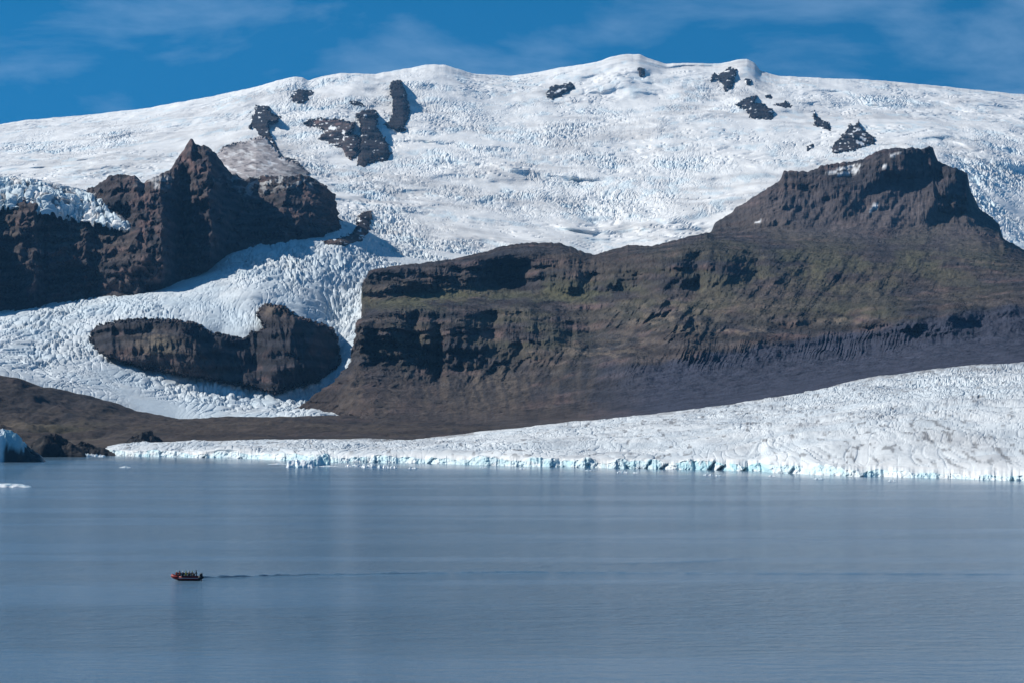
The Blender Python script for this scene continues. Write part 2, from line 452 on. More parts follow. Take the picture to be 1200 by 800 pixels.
# ------------------------------------------------------------------ rock helpers
BASALT, BROWN, RED, MOSS, GREY, TAN = [np.array(q, np.float32) for q in
    ((0.027, 0.027, 0.033), (0.086, 0.066, 0.058), (0.150, 0.094, 0.086), (0.094, 0.092, 0.052), (0.045, 0.050, 0.076), (0.215, 0.172, 0.135))]
SNOW = np.array((0.80, 0.81, 0.83), np.float32)

def rock_colour(X, Y, Z, base=BASALT, brown=0.5, seed=0):
    c = np.broadcast_to(base, X.shape + (3,)).astype(np.float32).copy()
    n = fbm3(X / 120, Y / 200, Z / 60, 4, seed + 3)
    c = lerp3(c, BROWN, np.clip(brown * sstep(-0.35, 0.5, n), 0, 1))
    n = fbm3(X / 60, Y / 120, Z / 22, 3, seed + 13)
    c = lerp3(c, RED, np.clip(brown * 0.8 * sstep(0.05, 0.6, n), 0, 1))
    st = np.sin((Z + 9 * fbm2(X / 150, Y / 300, 2, seed + 2)) / 17.0 * 2 * np.pi)      # lava beds
    return c * (1 + 0.30 * np.tanh(2.5 * st))[..., None].astype(np.float32)

def poly_sd(px, py, poly):
    """signed distance to a closed outline, positive inside"""
    P = np.array(poly, float); d = np.full(px.shape, 1e9); ins = np.zeros(px.shape, bool)
    for a, b in zip(P, np.roll(P, -1, axis=0)):
        e = b - a; wx = px - a[0]; wy = py - a[1]
        t = np.clip((wx * e[0] + wy * e[1]) / (e @ e), 0, 1)
        d = np.minimum(d, (wx - t * e[0]) ** 2 + (wy - t * e[1]) ** 2)
        cond = (a[1] <= py) != (b[1] <= py)
        xi = a[0] + (py - a[1]) / np.where(abs(e[1]) < 1e-9, 1e-9, e[1]) * e[0]
        ins ^= cond & (px < xi)
    return np.where(ins, 1, -1) * np.sqrt(d)

def outcrop(name, poly, proud, width, step=0.7, wobble=1.2, crag=1.0, brown=0.4, base=BASALT, seed=0, lean=None, snow=(), colour=None, steep=0.7, snowy=0.0):
    """a rock that stands out of the ice slope: outline by place on the slope, thickness towards the valley"""
    P = np.array(poly); m = 5
    px = np.arange(P[:, 0].min() - m, P[:, 0].max() + m, step); py = np.arange(P[:, 1].max() + m, P[:, 1].min() - m, -step)
    PX, PY = np.meshgrid(px, py)
    wx = wobble * (fbm2(PX / 7, PY / 7, 3, seed + 1) + .9 * fbm2(PX / 2.6, PY / 2.2, 2, seed + 2)); wy = wobble * (fbm2(PX / 7, PY / 7, 3, seed + 8) + .9 * fbm2(PX / 2.6, PY / 2.2, 2, seed + 9))
    sd = poly_sd(PX + wx * 1.6, PY + wy * 1.6, poly)
    Yb = ice_depth(PX, PY)
    a = proud * (1 - np.exp(-np.clip(sd, 0, None) / width)) + np.where(sd < 0, sd * 26, 14 * sstep(0, 1.5, sd))
    mpp = Yb / F
    U, V = PX * mpp, PY * mpp
    ins = sstep(0, 4, sd)
    a = a + ins * crag * (ridge3(U / 34, V / 60, Yb / 300, 4, seed + 4) * 16 + fbm3(U / 12, V / 16, Yb / 90, 3, seed + 6) * 7)
    a = a + ins * crag * 5 * np.sin((V + 6 * fbm2(U / 40, V / 40, 2, seed)) / 15 * 2 * np.pi)
    bot = np.where(sd > 0, Yb, 1e9).min(axis=0)                       # depth of the foot of the rock in each column
    bot = np.where(bot > 1e8, np.where((sd > 0).any(), np.where(sd > 0, Yb, 1e9).min(), 0), bot)
    bot = np.convolve(np.pad(bot, 6, mode='edge'), np.ones(13) / 13, 'valid')
    if lean is not None: a = a + ins * lean(PX, PY) * np.clip((Yb - bot) / 140, 0, 1)
    up_ = steep * np.clip(Yb - bot, 0, None)
    a = a + np.where(sd > 0, up_ * sstep(-.5, 2.0, sd), 0)
    X, Y, Z = world_xyz(PX, PY, (Yb - a))
    c = rock_colour(X, Y, Z, base, brown, seed)
    if colour is not None: c = colour(PX, PY, X, Y, Z, c)
    if snowy:                                                          # snow lying on ledges and round the rims
        q = fbm2(PX / 6.5 + 9, PY / 2.2, 3, seed + 5) + .2 * sstep(3.0, 0.2, sd) - .05
        c = lerp3(c, SNOW, snowy * sstep(.30, .42, q) / max(snowy, 1e-3) * (sstep(.9 - snowy, 1.0 - snowy, np.abs(fbm2(PX / 11, PY / 9, 2, seed + 15)) + .25)))
    for sp in snow:
        c = lerp3(c, SNOW, sstep(-0.3, 0.6, poly_sd(PX + wx, PY + wy, sp)))
    return grid_mesh(name, X, Y, Z, c.astype(np.float32), M_ROCK, keep=sd > -1.6, smooth=False)

NUN = [
    ('small dark rock patch in the snow just under a rounded shoulder of the skyline', [(340.7, 113), (350, 106.7), (364.5, 104), (369, 109.4), (361, 118.6), (353.5, 121.4), (342.5, 119.5)], 30, .3),
    ('jagged dark rock rib with a trailing tail beside the blue shaded snow hollow', [(300.2, 124), (315, 125), (317, 133), (329.6, 139), (324, 143.4), (315, 143.4), (317.7, 159), (324, 172), (331, 184), (350, 191), (358, 200), (367, 210), (352, 200), (340, 192), (326, 187), (317, 168), (306, 159), (300, 152.6), (291, 150), (295.6, 139)], 45, .15),
    ('brownish rock wedge streaked with snow, leaning against the broad dark tower', [(355.4, 143.4), (373.8, 138.8), (392, 139.7), (416, 144.3), (415, 151.7), (408.7, 157), (423, 160), (422.5, 179), (412.4, 188.5), (405, 183), (399.5, 172), (383, 167.3), (372, 163.6), (381, 153.5), (377.4, 150.8), (362.7, 148)], 45, .9),
    ('broad dark rock tower with a brown crown above the icefall', [(418, 135), (425, 129.6), (438, 128.7), (442.7, 137), (442.7, 150.8), (451, 162.7), (458.3, 179.3), (454.6, 188.5), (438, 191.2), (425, 195.8), (418, 194), (421.5, 179), (423.4, 157), (421.5, 142.5)], 90, .35),
    ('tall narrow dark rock pillar standing in the snow below the skyline', [(456.5, 100), (461, 94.7), (469.3, 94.7), (474.9, 105.7), (480.4, 129.6), (479.4, 138.8), (474, 144.3), (474.9, 153.5), (463.8, 152.6), (447.3, 148), (454.6, 143.4), (460, 137), (460, 118.6)], 80, .15),
    ('thin dark rock sliver under a blue ice lip between pillar and small patch', [(407, 118), (415, 118.4), (423.4, 120.6), (428, 124.4), (419.7, 124.8), (410, 121.5)], 20, .1),
    ('lone dark rock with a snow streak, between pillar and highest dome', [(639.7, 107.5), (648, 100.8), (660, 99.5), (670, 97.4), (673.4, 102.4), (660, 111), (648, 117), (641.4, 114.3)], 35, .1),
    ('tiny dark rock spot on the highest snow dome', [(747.2, 80), (754.6, 80), (756.4, 89.4), (749.4, 89.6)], 18, .4),
    ('pointed dark rock face under the second summit dome', [(831, 98.6), (836.5, 85.7), (842, 87.6), (853, 79.3), (864, 80.2), (862.3, 89.4), (856.8, 104), (850.3, 108.7), (845.7, 96.8), (838.4, 93)], 40, .1),
    ('wide blue-grey rock slab below the pointed rock face', [(861.4, 122.5), (875, 115), (888, 113.3), (884.3, 119.7), (895.4, 122.5), (906.4, 129.9), (905.5, 140), (891.7, 140.9), (877, 137.2), (875, 129)], 40, .1),
    ('thin rock wedge beside the upper corner of the wide slab', [(906, 123.4), (921, 119.2), (929, 125.3), (917.4, 126.6)], 22, .3),
    ('speck of rock above the wide slab', [(896.5, 112.4), (903.6, 110.8), (904.6, 115.5), (898, 115)], 14, .1),
    ('small dark speck of rock under the shaded side of the second dome', [(874.5, 94), (879, 94.5), (878.5, 98.5), (874.5, 98)], 12, .1),
    ('slanting row of thin rock spikes in the snow', [(954.6, 128), (957, 137.2), (965.2, 141.8), (971.7, 144.6), (973.5, 153.8), (965.2, 152), (959.7, 147.3), (953.3, 146.4)], 30, .1),
    ('spired rock peak crossed by snow bands, behind the flat-topped mountain', [(974.4, 180.4), (976, 172), (985.4, 161), (992.8, 152), (993.7, 146.4), (1000, 148), (1003.8, 146.4), (1006.6, 140), (1009, 148), (1011, 152), (1024, 161), (1026, 168.5), (1013, 172), (996.5, 177.7)], 60, .4),
    ('little rock dot on the smooth snow near the spired peak', [(944.5, 174), (952.6, 169.8), (952.6, 174.4), (945, 179)], 14, .3),
    ('reddish rubble rib poking through the icefall', [(377, 282), (392, 281), (402, 279), (415, 272), (419, 262), (420, 250), (436, 248), (434, 268), (424, 283), (404, 288), (384, 287)], 22, .9),
]
for i, (lab, poly, proud, brown) in enumerate(NUN):
    proud *= .45
    big = (max(p[0] for p in poly) - min(p[0] for p in poly))
    snow = ()
    if i == 14:
        snow = ([(998, 155), (1006, 150.5), (1012, 153), (1004, 154.5)], [(1003, 164), (1013, 168), (1014, 172), (1003, 168)], [(1008, 160), (1015, 162), (1014, 165), (1008, 163)])
    if i == 2:
        snow = ([(402, 152), (405, 155), (404, 160), (401, 157)], [(388, 148), (396, 150), (391, 153), (384, 152)])
    if i == 6:
        snow = ([(650, 107), (662, 103), (664, 104), (653, 109)],)
    o = outcrop('rock_outcrop', poly, proud, 5.0 if big > 25 else 3.0, step=0.6 if big > 12 else 0.45, wobble=1.0 if big > 12 else 0.5,
                crag=.35 if (big <= 12 or i == 16) else 1.0, steep=.12 if i == 16 else .26, snowy=.32 if i not in (3, 4) else .12, brown=brown, base=BASALT * .6, seed=20 + i * 3, snow=snow)
    tag(o, lab, 'rock outcrop', 'rock outcrops standing out of the ice cap')

# dusty spur between the spired cliffs and the jagged rib
def spur_colour(PX, PY, X, Y, Z, c):
    n = fbm2((PX + .6 * PY) / 16, (PY - .3 * PX) / 5, 4, 63)
    dust = np.empty_like(c); dust[:] = (0.36, 0.325, 0.32)
    dust = lerp3(dust, (0.62, 0.61, 0.61), sstep(.0, .5, n))
    dust = lerp3(dust, (0.13, 0.11, 0.11), .8 * sstep(.15, .5, fbm2((PX - .5 * PY) / 9, PY / 4, 3, 65)))
    k = blobs(PX, PY, [(268, 171, 18, 4.5, 1), (352, 200, 20, 9, .8), (320, 212, 60, 5, .7)])
    return lerp3(dust, BASALT * 1.2, np.clip(k * sstep(-.5, .2, n + .2), 0, 1)).astype(np.float32)
tag(outcrop('rocky_spur', [(252, 184), (262, 171), (283, 167), (300, 162), (311, 159), (320, 171), (330, 184), (349, 192), (360, 202), (370, 214), (340, 218), (300, 220), (268, 212)],
            9, 8, wobble=1.3, crag=.30, brown=.5, seed=77, steep=.10, colour=spur_colour), 'dust-grey snowy spur linking the spired cliffs to the jagged rib above', 'spur')

# low two-humped rock knob that parts the outlet tongue
KNOB = [(106.5, 388), (117.5, 380), (150.5, 374), (192, 374), (227.5, 377), (244, 388), (265, 392), (282.5, 396), (300, 388), (310, 383), (299, 367), (310, 355), (332, 359), (348.5, 370), (365, 376), (390, 384),
    (396, 395), (399, 425), (386, 439), (367, 450), (340, 456), (324, 461), (282.5, 452), (244, 445), (205.5, 439), (167, 432), (137, 422.5), (117.5, 414), (106.5, 403)]
def knob_lean(PX, PY):
    l = line([(100, -20), (150, 20), (215, 70), (300, -40), (318, 20), (345, 60), (372, 40), (400, -60)], PX)
    g = 22 * ridge2(PX / 26, PY / 70, 3, 4)
    return l + g
def knob_colour(PX, PY, X, Y, Z, c):
    c = lerp3(c, TAN * 0.8, blobs(PX, PY, [(180, 402, 26, 14, .8), (315, 362, 16, 8, .6)]) * sstep(-.4, .3, fbm2(PX / 9, PY / 5, 3, 8)))
    c = lerp3(c, MOSS, 0.4 * blobs(PX, PY, [(190, 405, 20, 9, .8)]))
    return c
tag(outcrop('rocky_hill', KNOB, 8, 12, steep=.5, step=0.7, wobble=1.4, crag=1.0, brown=.6, seed=3, lean=knob_lean, colour=knob_colour),
    'low dark rocky hill with two humps, parting the white outlet tongue', 'hill')

# ------------------------------------------------------------------ cliffs on the left under the ice cap
CL_ROWS = [
    ([(-150, 395), (0, 385), (101, 368), (202, 350), (270, 318), (400, 296)], 4500),
    ([(-150, 372), (0, 364), (51, 357), (101, 348), (162, 343), (202, 333), (230, 321), (270, 294), (330, 284), (385, 274), (397, 268), (405, 275)], [(-150, 4650), (200, 4750), (405, 5050)]),
    ([(-150, 315), (0, 310), (100, 305), (200, 296), (270, 268), (330, 255), (385, 252), (395, 263), (405, 273)], [(-150, 5050), (200, 5150), (405, 5350)]),
    ([(-150, 236), (0, 238), (40, 240), (67, 245), (111, 255), (148, 262), (170, 255), (200, 240), (224, 215), (245, 220), (270, 230), (304, 228), (330, 226), (368, 224), (385, 236), (391, 248), (395, 260), (405, 272)], [(-150, 5500), (140, 5550), (224, 5700), (405, 5650)]),
    ([(-150, 222), (0, 220), (70, 225), (100, 226), (111, 219), (128, 208), (138, 206), (148, 205), (159, 208), (169, 217), (185, 208), (202, 197), (213, 178), (219, 171), (224, 163), (229, 169), (233, 170), (241, 174), (250, 178), (256, 188), (270, 203),
      (287, 212), (304, 206), (324, 209), (354, 206), (368, 211), (385, 223), (391, 239), (395, 256), (405, 271)], [(-150, 5950), (140, 6050), (224, 6100), (405, 5900)]),
    ([(-150, 250), (100, 250), (148, 235), (224, 205), (256, 225), (304, 235), (368, 240), (405, 290)], 6500),
]
_cx = np.linspace(-150, 406, 60)
_d1 = ice_depth(_cx, line(CL_ROWS[1][0], _cx)); _d0 = ice_depth(_cx, line(CL_ROWS[1][0], _cx) + 16) + 120
_d2 = _d1 + 70; _d3 = _d1 + 230; _d4 = _d1 + 400; _d5 = _d1 + 800
CL_ROWS[0] = ([(a, b + 16) for a, b in CL_ROWS[1][0]], list(zip(_cx, _d0)))
CL_ROWS[1] = (CL_ROWS[1][0], list(zip(_cx, _d1)))
CL_ROWS[2] = (CL_ROWS[2][0], list(zip(_cx, _d2)))
CL_ROWS[3] = (CL_ROWS[3][0], list(zip(_cx, _d3)))
CL_ROWS[4] = (CL_ROWS[4][0], list(zip(_cx, _d4)))
CL_ROWS[5] = (CL_ROWS[5][0], list(zip(_cx, _d5)))
def jag(pts, amp, seed, step=1.5):
    """a ragged copy of an outline"""
    x = np.arange(pts[0][0], pts[-1][0] + step, step)
    return list(zip(x, line(pts, x) - amp * ridge2(x / 9.0, x * 0 + seed, 3, seed) - .5 * amp * fbm2(x / 3.5, x * 0, 2, seed)))
CL_ROWS[4] = (jag(CL_ROWS[4][0], 2.6, 5), CL_ROWS[4][1])
CL_ROWS[1] = (jag(CL_ROWS[1][0], 1.6, 6), CL_ROWS[1][1])
PX, PY, Y0, T = make_sheet(CL_ROWS, -110, 406, 620, [6, 58, 66, 64, 8], smooth=3, keep=(1, 4))
but = line([(-150, 0), (-60, -90), (-20, 30), (40, -60), (52, 30), (100, -40), (112, 20), (150, -20), (190, -150), (214, 60), (247, -190), (300, 130), (340, 40), (376, -60), (405, 190)], PX + 5 * fbm2(PX / 12, PY / 18, 3, 2))
mid = sstep(0.4, 1.6, T) * (1 - 0.6 * sstep(3.4, 4.0, T)) * (1 - sstep(4.1, 5, T))
U, V = PX * 1.62, PY * 1.62
crg = ridge3((U + .5 * V) / 60, (V - .4 * U) / 120, Y0 / 900, 5, 31) * 62 + ridge2((U - .7 * V) / 34, (V + .6 * U) / 90, 3, 33) * 22 + fbm3(U / 22, V / 22, Y0 / 200, 3, 35) * 18
led = (.35 + .9 * sstep(-.2, .4, fbm2(U / 80, V / 50, 2, 7))) * 10 * np.sin((V + 14 * fbm2(U / 110, V / 110, 2, 6)) / 30 * 2 * np.pi) + 3 * np.sin((V + 8 * fbm2(U / 60, V / 60, 2, 9)) / 13 * 2 * np.pi)
Yw = Y0 + mid * (but * 0.9 - crg + led)
X, Y, Z = world_xyz(PX, PY, Yw)
Z = Z + 4 * fbm2(X / 25, Y / 60, 3, 12) * sstep(0.5, 1, T)
X = X + sstep(350, 385, PX) * (9 * fbm2(Y / 60, Z / 22, 4, 41) + 4 * fbm2(Y / 20, Z / 7, 3, 42))
c = rock_colour(X, Y, Z, BASALT, 0.55, 40)
c = lerp3(c, RED * 1.1, blobs(PX, PY, [(218, 190, 14, 30, .9), (175, 260, 14, 40, .8), (165, 215, 30, 14, .5), (230, 230, 20, 20, .4), (370, 225, 20, 25, .5)]) * sstep(-.3, .4, fbm2(PX / 12, PY / 12, 3, 18)))
c = lerp3(c, TAN * 0.7, blobs(PX, PY, [(60, 270, 90, 20, .5)]) * sstep(0, .5, fbm2(PX / 16, PY / 6, 3, 28)))
c = lerp3(c, SNOW * 0.75, blobs(PX, PY, [(187, 214, 22, 7, .7)]) * sstep(-.2, .4, fbm2(PX / 14, PY / 8, 3, 38)))
c = lerp3(c, SNOW * 0.5, blobs(PX, PY, [(315, 212, 45, 9, 1), (345, 212, 30, 8, .9), (300, 222, 22, 7, .8)]) * sstep(-.05, .25, fbm2(PX / 9, PY / 5, 3, 39)))
tag(grid_mesh('cliff', X, Y, Z, c, M_ROCK, smooth=False), 'dark spired cliffs with brown buttresses under the ice cap edge', kind='structure')

# ice lens hanging on top of the left cliffs
HG = [
    ([(-150, 246), (0, 244), (40, 247), (67, 252), (111, 262), (148, 268), (156, 270)], 5430),
    ([(-150, 234), (0, 235), (40, 237), (67, 242), (111, 251), (145, 259), (156, 266)], 5470),
    ([(-150, 212), (0, 214), (34, 216), (84, 227), (111, 233), (135, 245), (148, 254), (156, 268)], 5640),
    ([(-150, 202), (0, 205), (34, 208), (84, 219), (111, 225), (135, 239), (148, 250), (156, 270)], 5900),
    ([(-150, 225), (0, 226), (84, 240), (148, 270), (156, 280)], 6250),
]
for _k, _o in enumerate((-110, -85, 10, 150, 420)): HG[_k] = (HG[_k][0], list(zip(_cx, _d3 + _o)))
PX, PY, Y0, T = make_sheet(HG, -150, 156, 420, [12, 40, 26, 10], smooth=3)
X, Y, Z = world_xyz(PX, PY, Y0 + 25 * fbm2(PX / 30, PY / 14, 3, 3))
h1, k1, v1 = serac(X, Y, 9.0, 24.0, 12)
fr = 1 - sstep(2.2, 2.9, T)
Z = Z + h1 * (1.0 + 4.5 * fr)
c = ice_colour(X, Y, k1, fr, 0.5 + 0 * X, 0.5 * fr * (v1 > .5))
c = lerp3(c, (0.10, 0.11, 0.13), fr * 0.8 * (v1 < 0.33) * sstep(0.9, 1.2, T) * (PX < 200))
tag(grid_mesh('hanging_glacier', X, Y, Z, c, M_ICE, smooth=False), kind='structure')

# ------------------------------------------------------------------ mountain on the right
MT_ROWS = [
    ([(340, 528), (395, 525), (440, 530), (480, 530), (560, 522), (700, 512), (800, 500), (880, 490), (960, 477), (1030, 462), (1100, 452), (1200, 446), (1350, 440)], [(340, 3385), (395, 3385), (450, 2450), (600, 2380), (1350, 2560)]),
    ([(340, 506), (390, 504), (415, 493), (480, 490), (560, 486), (700, 474), (800, 462), (900, 450), (1000, 434), (1100, 421), (1200, 412), (1350, 405)], [(340, 3410), (395, 3390), (440, 3050), (1350, 2950)]),
    ([(340, 480), (365, 468), (392, 448), (415, 438), (430, 440), (470, 444), (560, 446), (640, 440), (700, 428), (740, 418), (800, 424), (900, 424), (1000, 420), (1100, 405), (1200, 395), (1350, 385)], [(340, 3500), (600, 3500), (800, 3300), (1350, 3300)]),
    ([(340, 500), (370, 475), (400, 440), (412, 424), (417, 405), (421, 376), (440, 366), (464, 359), (500, 361), (560, 363), (610, 366), (650, 378), (690, 395), (740, 400), (790, 395), (860, 397), (936, 392), (1000, 385), (1040, 375), (1100, 368), (1200, 352), (1350, 340)], [(340, 3640), (400, 3780), (600, 3910), (690, 3850), (800, 3420), (1350, 3520)]),
    ([(340, 510), (370, 490), (400, 460), (418, 430), (424, 378), (440, 362), (466, 354), (500, 350), (560, 346), (620, 344), (690, 350), (740, 352), (775, 348), (820, 352), (880, 345), (950, 340), (1000, 340), (1100, 338), (1200, 330), (1350, 322)], [(340, 4000), (400, 4150), (600, 4350), (800, 3900), (1350, 4050)]),
    ([(340, 520), (400, 480), (424, 400), (427, 330), (434, 319), (450, 316), (480, 313), (520, 310), (550, 304), (580, 298), (616, 293), (660, 293), (690, 304), (737, 300), (780, 296), (830, 290), (880, 296), (950, 300), (1000, 302), (1100, 303), (1160, 305), (1200, 312), (1350, 318)], [(340, 4200), (427, 4420), (600, 4600), (700, 4580), (800, 4330), (1350, 4600)]),
    ([(340, 530), (400, 490), (424, 420), (429, 324), (437, 317), (480, 311), (501, 309), (535, 304), (569, 296), (589, 290), (616, 286), (656, 286), (670, 291), (687, 298), (697, 300), (707, 297), (737, 288), (764, 290), (800, 280), (820, 276), (834, 274), (870, 270), (940, 268), (1000, 268), (1100, 268), (1150, 274), (1176, 283), (1200, 297), (1350, 330)], [(340, 4500), (427, 4900), (700, 5050), (1350, 5250)]),
    ([(340, 550), (400, 520), (437, 340), (535, 322), (589, 303), (656, 298), (697, 311), (737, 298), (800, 287), (822, 280), (834, 273), (837, 264), (861, 246), (888, 229), (915, 212), (918, 202), (928, 201), (945, 202), (969, 194), (1002, 190), (1033, 177), (1056, 174), (1083, 175), (1089, 172), (1093, 175), (1099, 190),
      (1117, 197), (1134, 205), (1136, 222), (1148, 246), (1171, 263), (1175, 280), (1200, 294), (1240, 310), (1350, 350)], [(340, 4700), (427, 5200), (700, 5400), (834, 5400), (1000, 5560), (1060, 5580), (1350, 5600)]),
    ([(340, 570), (437, 380), (589, 340), (697, 345), (834, 310), (918, 250), (1000, 235), (1090, 220), (1134, 250), (1175, 320), (1350, 390)], [(340, 5000), (700, 5900), (1350, 6100)]),
]
_j6 = jag(MT_ROWS[6][0], 1.2, 16); _j7 = jag(MT_ROWS[7][0], 1.7, 17)
MT_ROWS[6] = ([(a, b) for a, b in _j6 if a < 835] + [p for p in MT_ROWS[6][0] if p[0] > 840], MT_ROWS[6][1])
MT_ROWS[7] = (_j7, MT_ROWS[7][1])
PX, PY, Y0, T = make_sheet(MT_ROWS, 340, 1320, 1090, [10, 38, 48, 50, 26, 44, 24, 84, 6], smooth=2, keep=(6, 7))
U = (PX - 600) * 1.35
def saw(PX, PY, x0, x1, y0, y1, amp, soft=7):
    """a recess whose left wall turns away from the left; slants with the slope"""
    w = x1 - x0
    q = (PX - x0 + 2.5 * fbm2(PX / 9, PY / 12, 3, int(x0) % 40)) / w
    r = np.where(q < 1, sstep(0, 1, q), 1 - sstep(1, 1.5, q))
    return amp * r * sstep(y0 - soft, y0 + soft * .3, PY) * (1 - sstep(y1 - soft * .5, y1 + soft, PY))
dY = np.zeros_like(PX)
for a in [(466, 486, 371, 408, 95), (497, 514, 383, 450, 70), (552, 578, 368, 398, 90), (590, 611, 366, 382, 60), (600, 610, 394, 416, 40), (424, 440, 378, 425, 40), (648, 668, 380, 402, 50),
          (543, 604, 309, 336, 120), (676, 700, 325, 338, 50), (791, 817, 300, 338, 90), (849, 886, 297, 330, 120), (720, 745, 322, 338, 40), (905, 940, 303, 326, 40), (1054, 1098, 177, 212, 150),
          (1102, 1140, 205, 225, 60), (1140, 1165, 262, 280, 50), (765, 784, 358, 378, 50), (803, 815, 365, 388, 40), (738, 750, 362, 378, 30), (1132, 1150, 205, 250, 70), (936, 990, 366, 382, 40)]:
    dY += .75 * saw(PX, PY, *a)
# hummock with pale gullied flanks
dY -= 120 * blobs(PX, PY, [(770, 372, 55, 24, 1)]) * (0.7 + 0.5 * ridge2((PX + PY * 1.2) / 24, (PX - PY) / 60, 3, 7))
cliff = np.clip(blobs(PX, PY, [(500, 395, 110, 38, 1), (610, 385, 70, 26, .8), (500, 322, 90, 16, 1), (640, 322, 80, 14, .8), (720, 325, 90, 16, .6), (820, 315, 80, 20, .6), (1040, 195, 120, 18, .35), (1130, 240, 50, 50, .6), (930, 225, 60, 26, .3), (800, 400, 40, 16, .3)]), 0, 1)
rel = sstep(1.0, 2.2, T) * (1 - sstep(7.7, 8.0, T) * .9)
flutes = ridge2(U / 26, PY / 120, 4, 61) * 30 * cliff
crags = ridge3(U / 90, PY / 55, Y0 / 700, 5, 64) * (6 + 28 * cliff) + fbm3(U / 24, PY / 18, Y0 / 260, 3, 66) * (6 + 8 * cliff) + fbm2(U / 7, PY / 4.5, 3, 67) * (3.5 + 5 * cliff)
mass = fbm2(U / 210, PY / 70, 4, 68) * 110
Z0 = H + (HOR - PY) / F * Y0
beds = (11 * np.tanh(2.5 * np.sin((Z0 + 12 * fbm2(U / 160, PY / 60, 2, 70)) / 24 * 2 * np.pi)) + 6 * np.tanh(2 * np.sin((Z0 + 7 * fbm2(U / 90, PY / 40, 2, 72)) / 10.5 * 2 * np.pi))) * (0.06 + 0.94 * cliff)
diag = ridge2((U + 1.1 * PY) / 42, (U - PY) / 150, 3, 78) * 42 * blobs(PX, PY, [(930, 330, 200, 40, 1), (760, 370, 90, 34, 1), (600, 430, 140, 30, .8), (1010, 250, 120, 24, .7)])
gull = diag - ridge2((U + 0.35 * (PY - 400) * 1.2 + 6 * fbm2(U / 50, PY / 30, 2, 74)) / 7.0, PY / 70, 3, 75) * 12 * (.35 + .9 * sstep(-.4, .4, fbm2(U / 60, PY / 40, 2, 73))) * np.clip(blobs(PX, PY, [(850, 416, 100, 19, 1), (990, 411, 70, 19, 1), (745, 434, 60, 22, .8), (1040, 398, 50, 16, .6)]), 0, 1)
Yw = Y0 + rel * (dY - flutes - crags + beds + gull + mass * sstep(1.5, 3, T))
X, Y, Z = world_xyz(PX, PY, Yw)
Z = Z + 2.5 * fbm2(X / 22, Y / 40, 4, 80) * sstep(0.5, 1.2, T)
X = X + sstep(520, 440, PX) * (7 * fbm2(Y / 60, Z / 16, 4, 81) + 3 * fbm2(Y / 20, Z / 6, 3, 83))
c = rock_colour(X, Y, Z, BASALT * 1.1, 0.5, 60)
n = fbm2(PX / 60, PY / 16, 4, 82)
c = lerp3(c, MOSS, np.clip(blobs(PX, PY, [(520, 350, 130, 14, 1), (680, 345, 110, 18, .9), (800, 345, 110, 40, .6), (950, 320, 170, 40, .8), (1080, 310, 110, 40, .7), (620, 390, 80, 40, .5), (480, 400, 60, 30, .35), (880, 285, 100, 14, .4), (990, 365, 90, 14, .6)]) * sstep(-.45, .25, n), 0, .9))
c = lerp3(c, TAN * .8, np.clip(blobs(PX, PY, [(690, 412, 60, 9, .8), (575, 440, 45, 14, .7), (780, 372, 60, 22, .8), (860, 388, 50, 5, .9), (1000, 375, 40, 5, .8), (660, 308, 60, 9, .6), (870, 350, 60, 16, .4), (740, 400, 40, 16, .5), (1080, 345, 60, 6, .4)]) * sstep(-.2, .4, fbm2(PX / 22, PY / 6, 4, 84)), 0, 1))
c = lerp3(c, BROWN * .72, np.clip(blobs(PX, PY, [(480, 470, 150, 30, .8), (560, 480, 120, 20, .8), (380, 480, 60, 40, .9), (690, 305, 60, 14, .7), (1000, 330, 120, 20, .4)]), 0, 1))
fan = sstep(.1, .7, ridge2((U + .3 * PY) / 34, PY / 130, 3, 85)) * blobs(PX, PY, [(560, 462, 170, 30, 1), (420, 455, 60, 30, .8), (690, 440, 60, 26, .8), (1060, 255, 90, 26, .8), (900, 250, 60, 20, .8), (960, 350, 200, 24, .6)])
c = lerp3(c, TAN * .5, .5 * fan)
c = lerp3(c, BASALT * .9, .6 * sstep(.45, .75, ridge2((U - .2 * PY) / 22, PY / 60, 2, 86)) * blobs(PX, PY, [(560, 450, 200, 40, 1), (950, 320, 220, 40, .8)]))
mor = np.clip(sstep(395, 404, PY + 0.16 * (PX - 930) + 5 * n + 12 * sstep(760, 700, PX)) * sstep(660, 790, PX + 14 * n), 0, 1)
c = lerp3(c, GREY * (0.9), mor * 0.95)
c = lerp3(c, np.array((.112, .096, .102), np.float32), np.clip(blobs(PX, PY, [(1045, 245, 70, 34, .85), (940, 245, 80, 30, .7), (1010, 268, 110, 14, .6), (1120, 270, 40, 30, .5), (960, 225, 60, 18, .4)]), 0, 1))
c = c * (1 + 0.35 * mor * np.clip(blobs(PX, PY, [(745, 430, 50, 18, 1), (990, 410, 60, 14, 1)]), 0, 1) * ridge2(U / 9.5, PY / 80, 2, 87))[..., None]
wob = 1.4 * fbm2(PX / 6, PY / 4, 3, 88)
for sp in ([(966, 203), (978, 200), (981, 201.5), (972, 205)], [(980, 204), (1000, 199), (1013, 197), (1013, 199.5), (998, 203), (985, 207)], [(1033, 195), (1041, 192.5), (1042, 195), (1035, 198)], [(1018, 247), (1030, 237), (1033, 238), (1026, 245), (1020, 249)],
           [(884, 261), (891, 257), (893, 259), (887, 263)], [(973, 198), (1004, 193), (1012, 194.5), (985, 199.5)], [(1040, 181), (1056, 178.5), (1056, 181), (1044, 184)]):
    c = lerp3(c, SNOW, 0.85 * sstep(-0.4, 0.8, poly_sd(PX + wob, PY + wob * .4, sp)))
tag(grid_mesh('mountain', X, Y, Z, c.astype(np.float32), M_ROCK, smooth=False), 'broad flat-topped dark mountain with mossy benches and gullied cliffs', kind='structure')

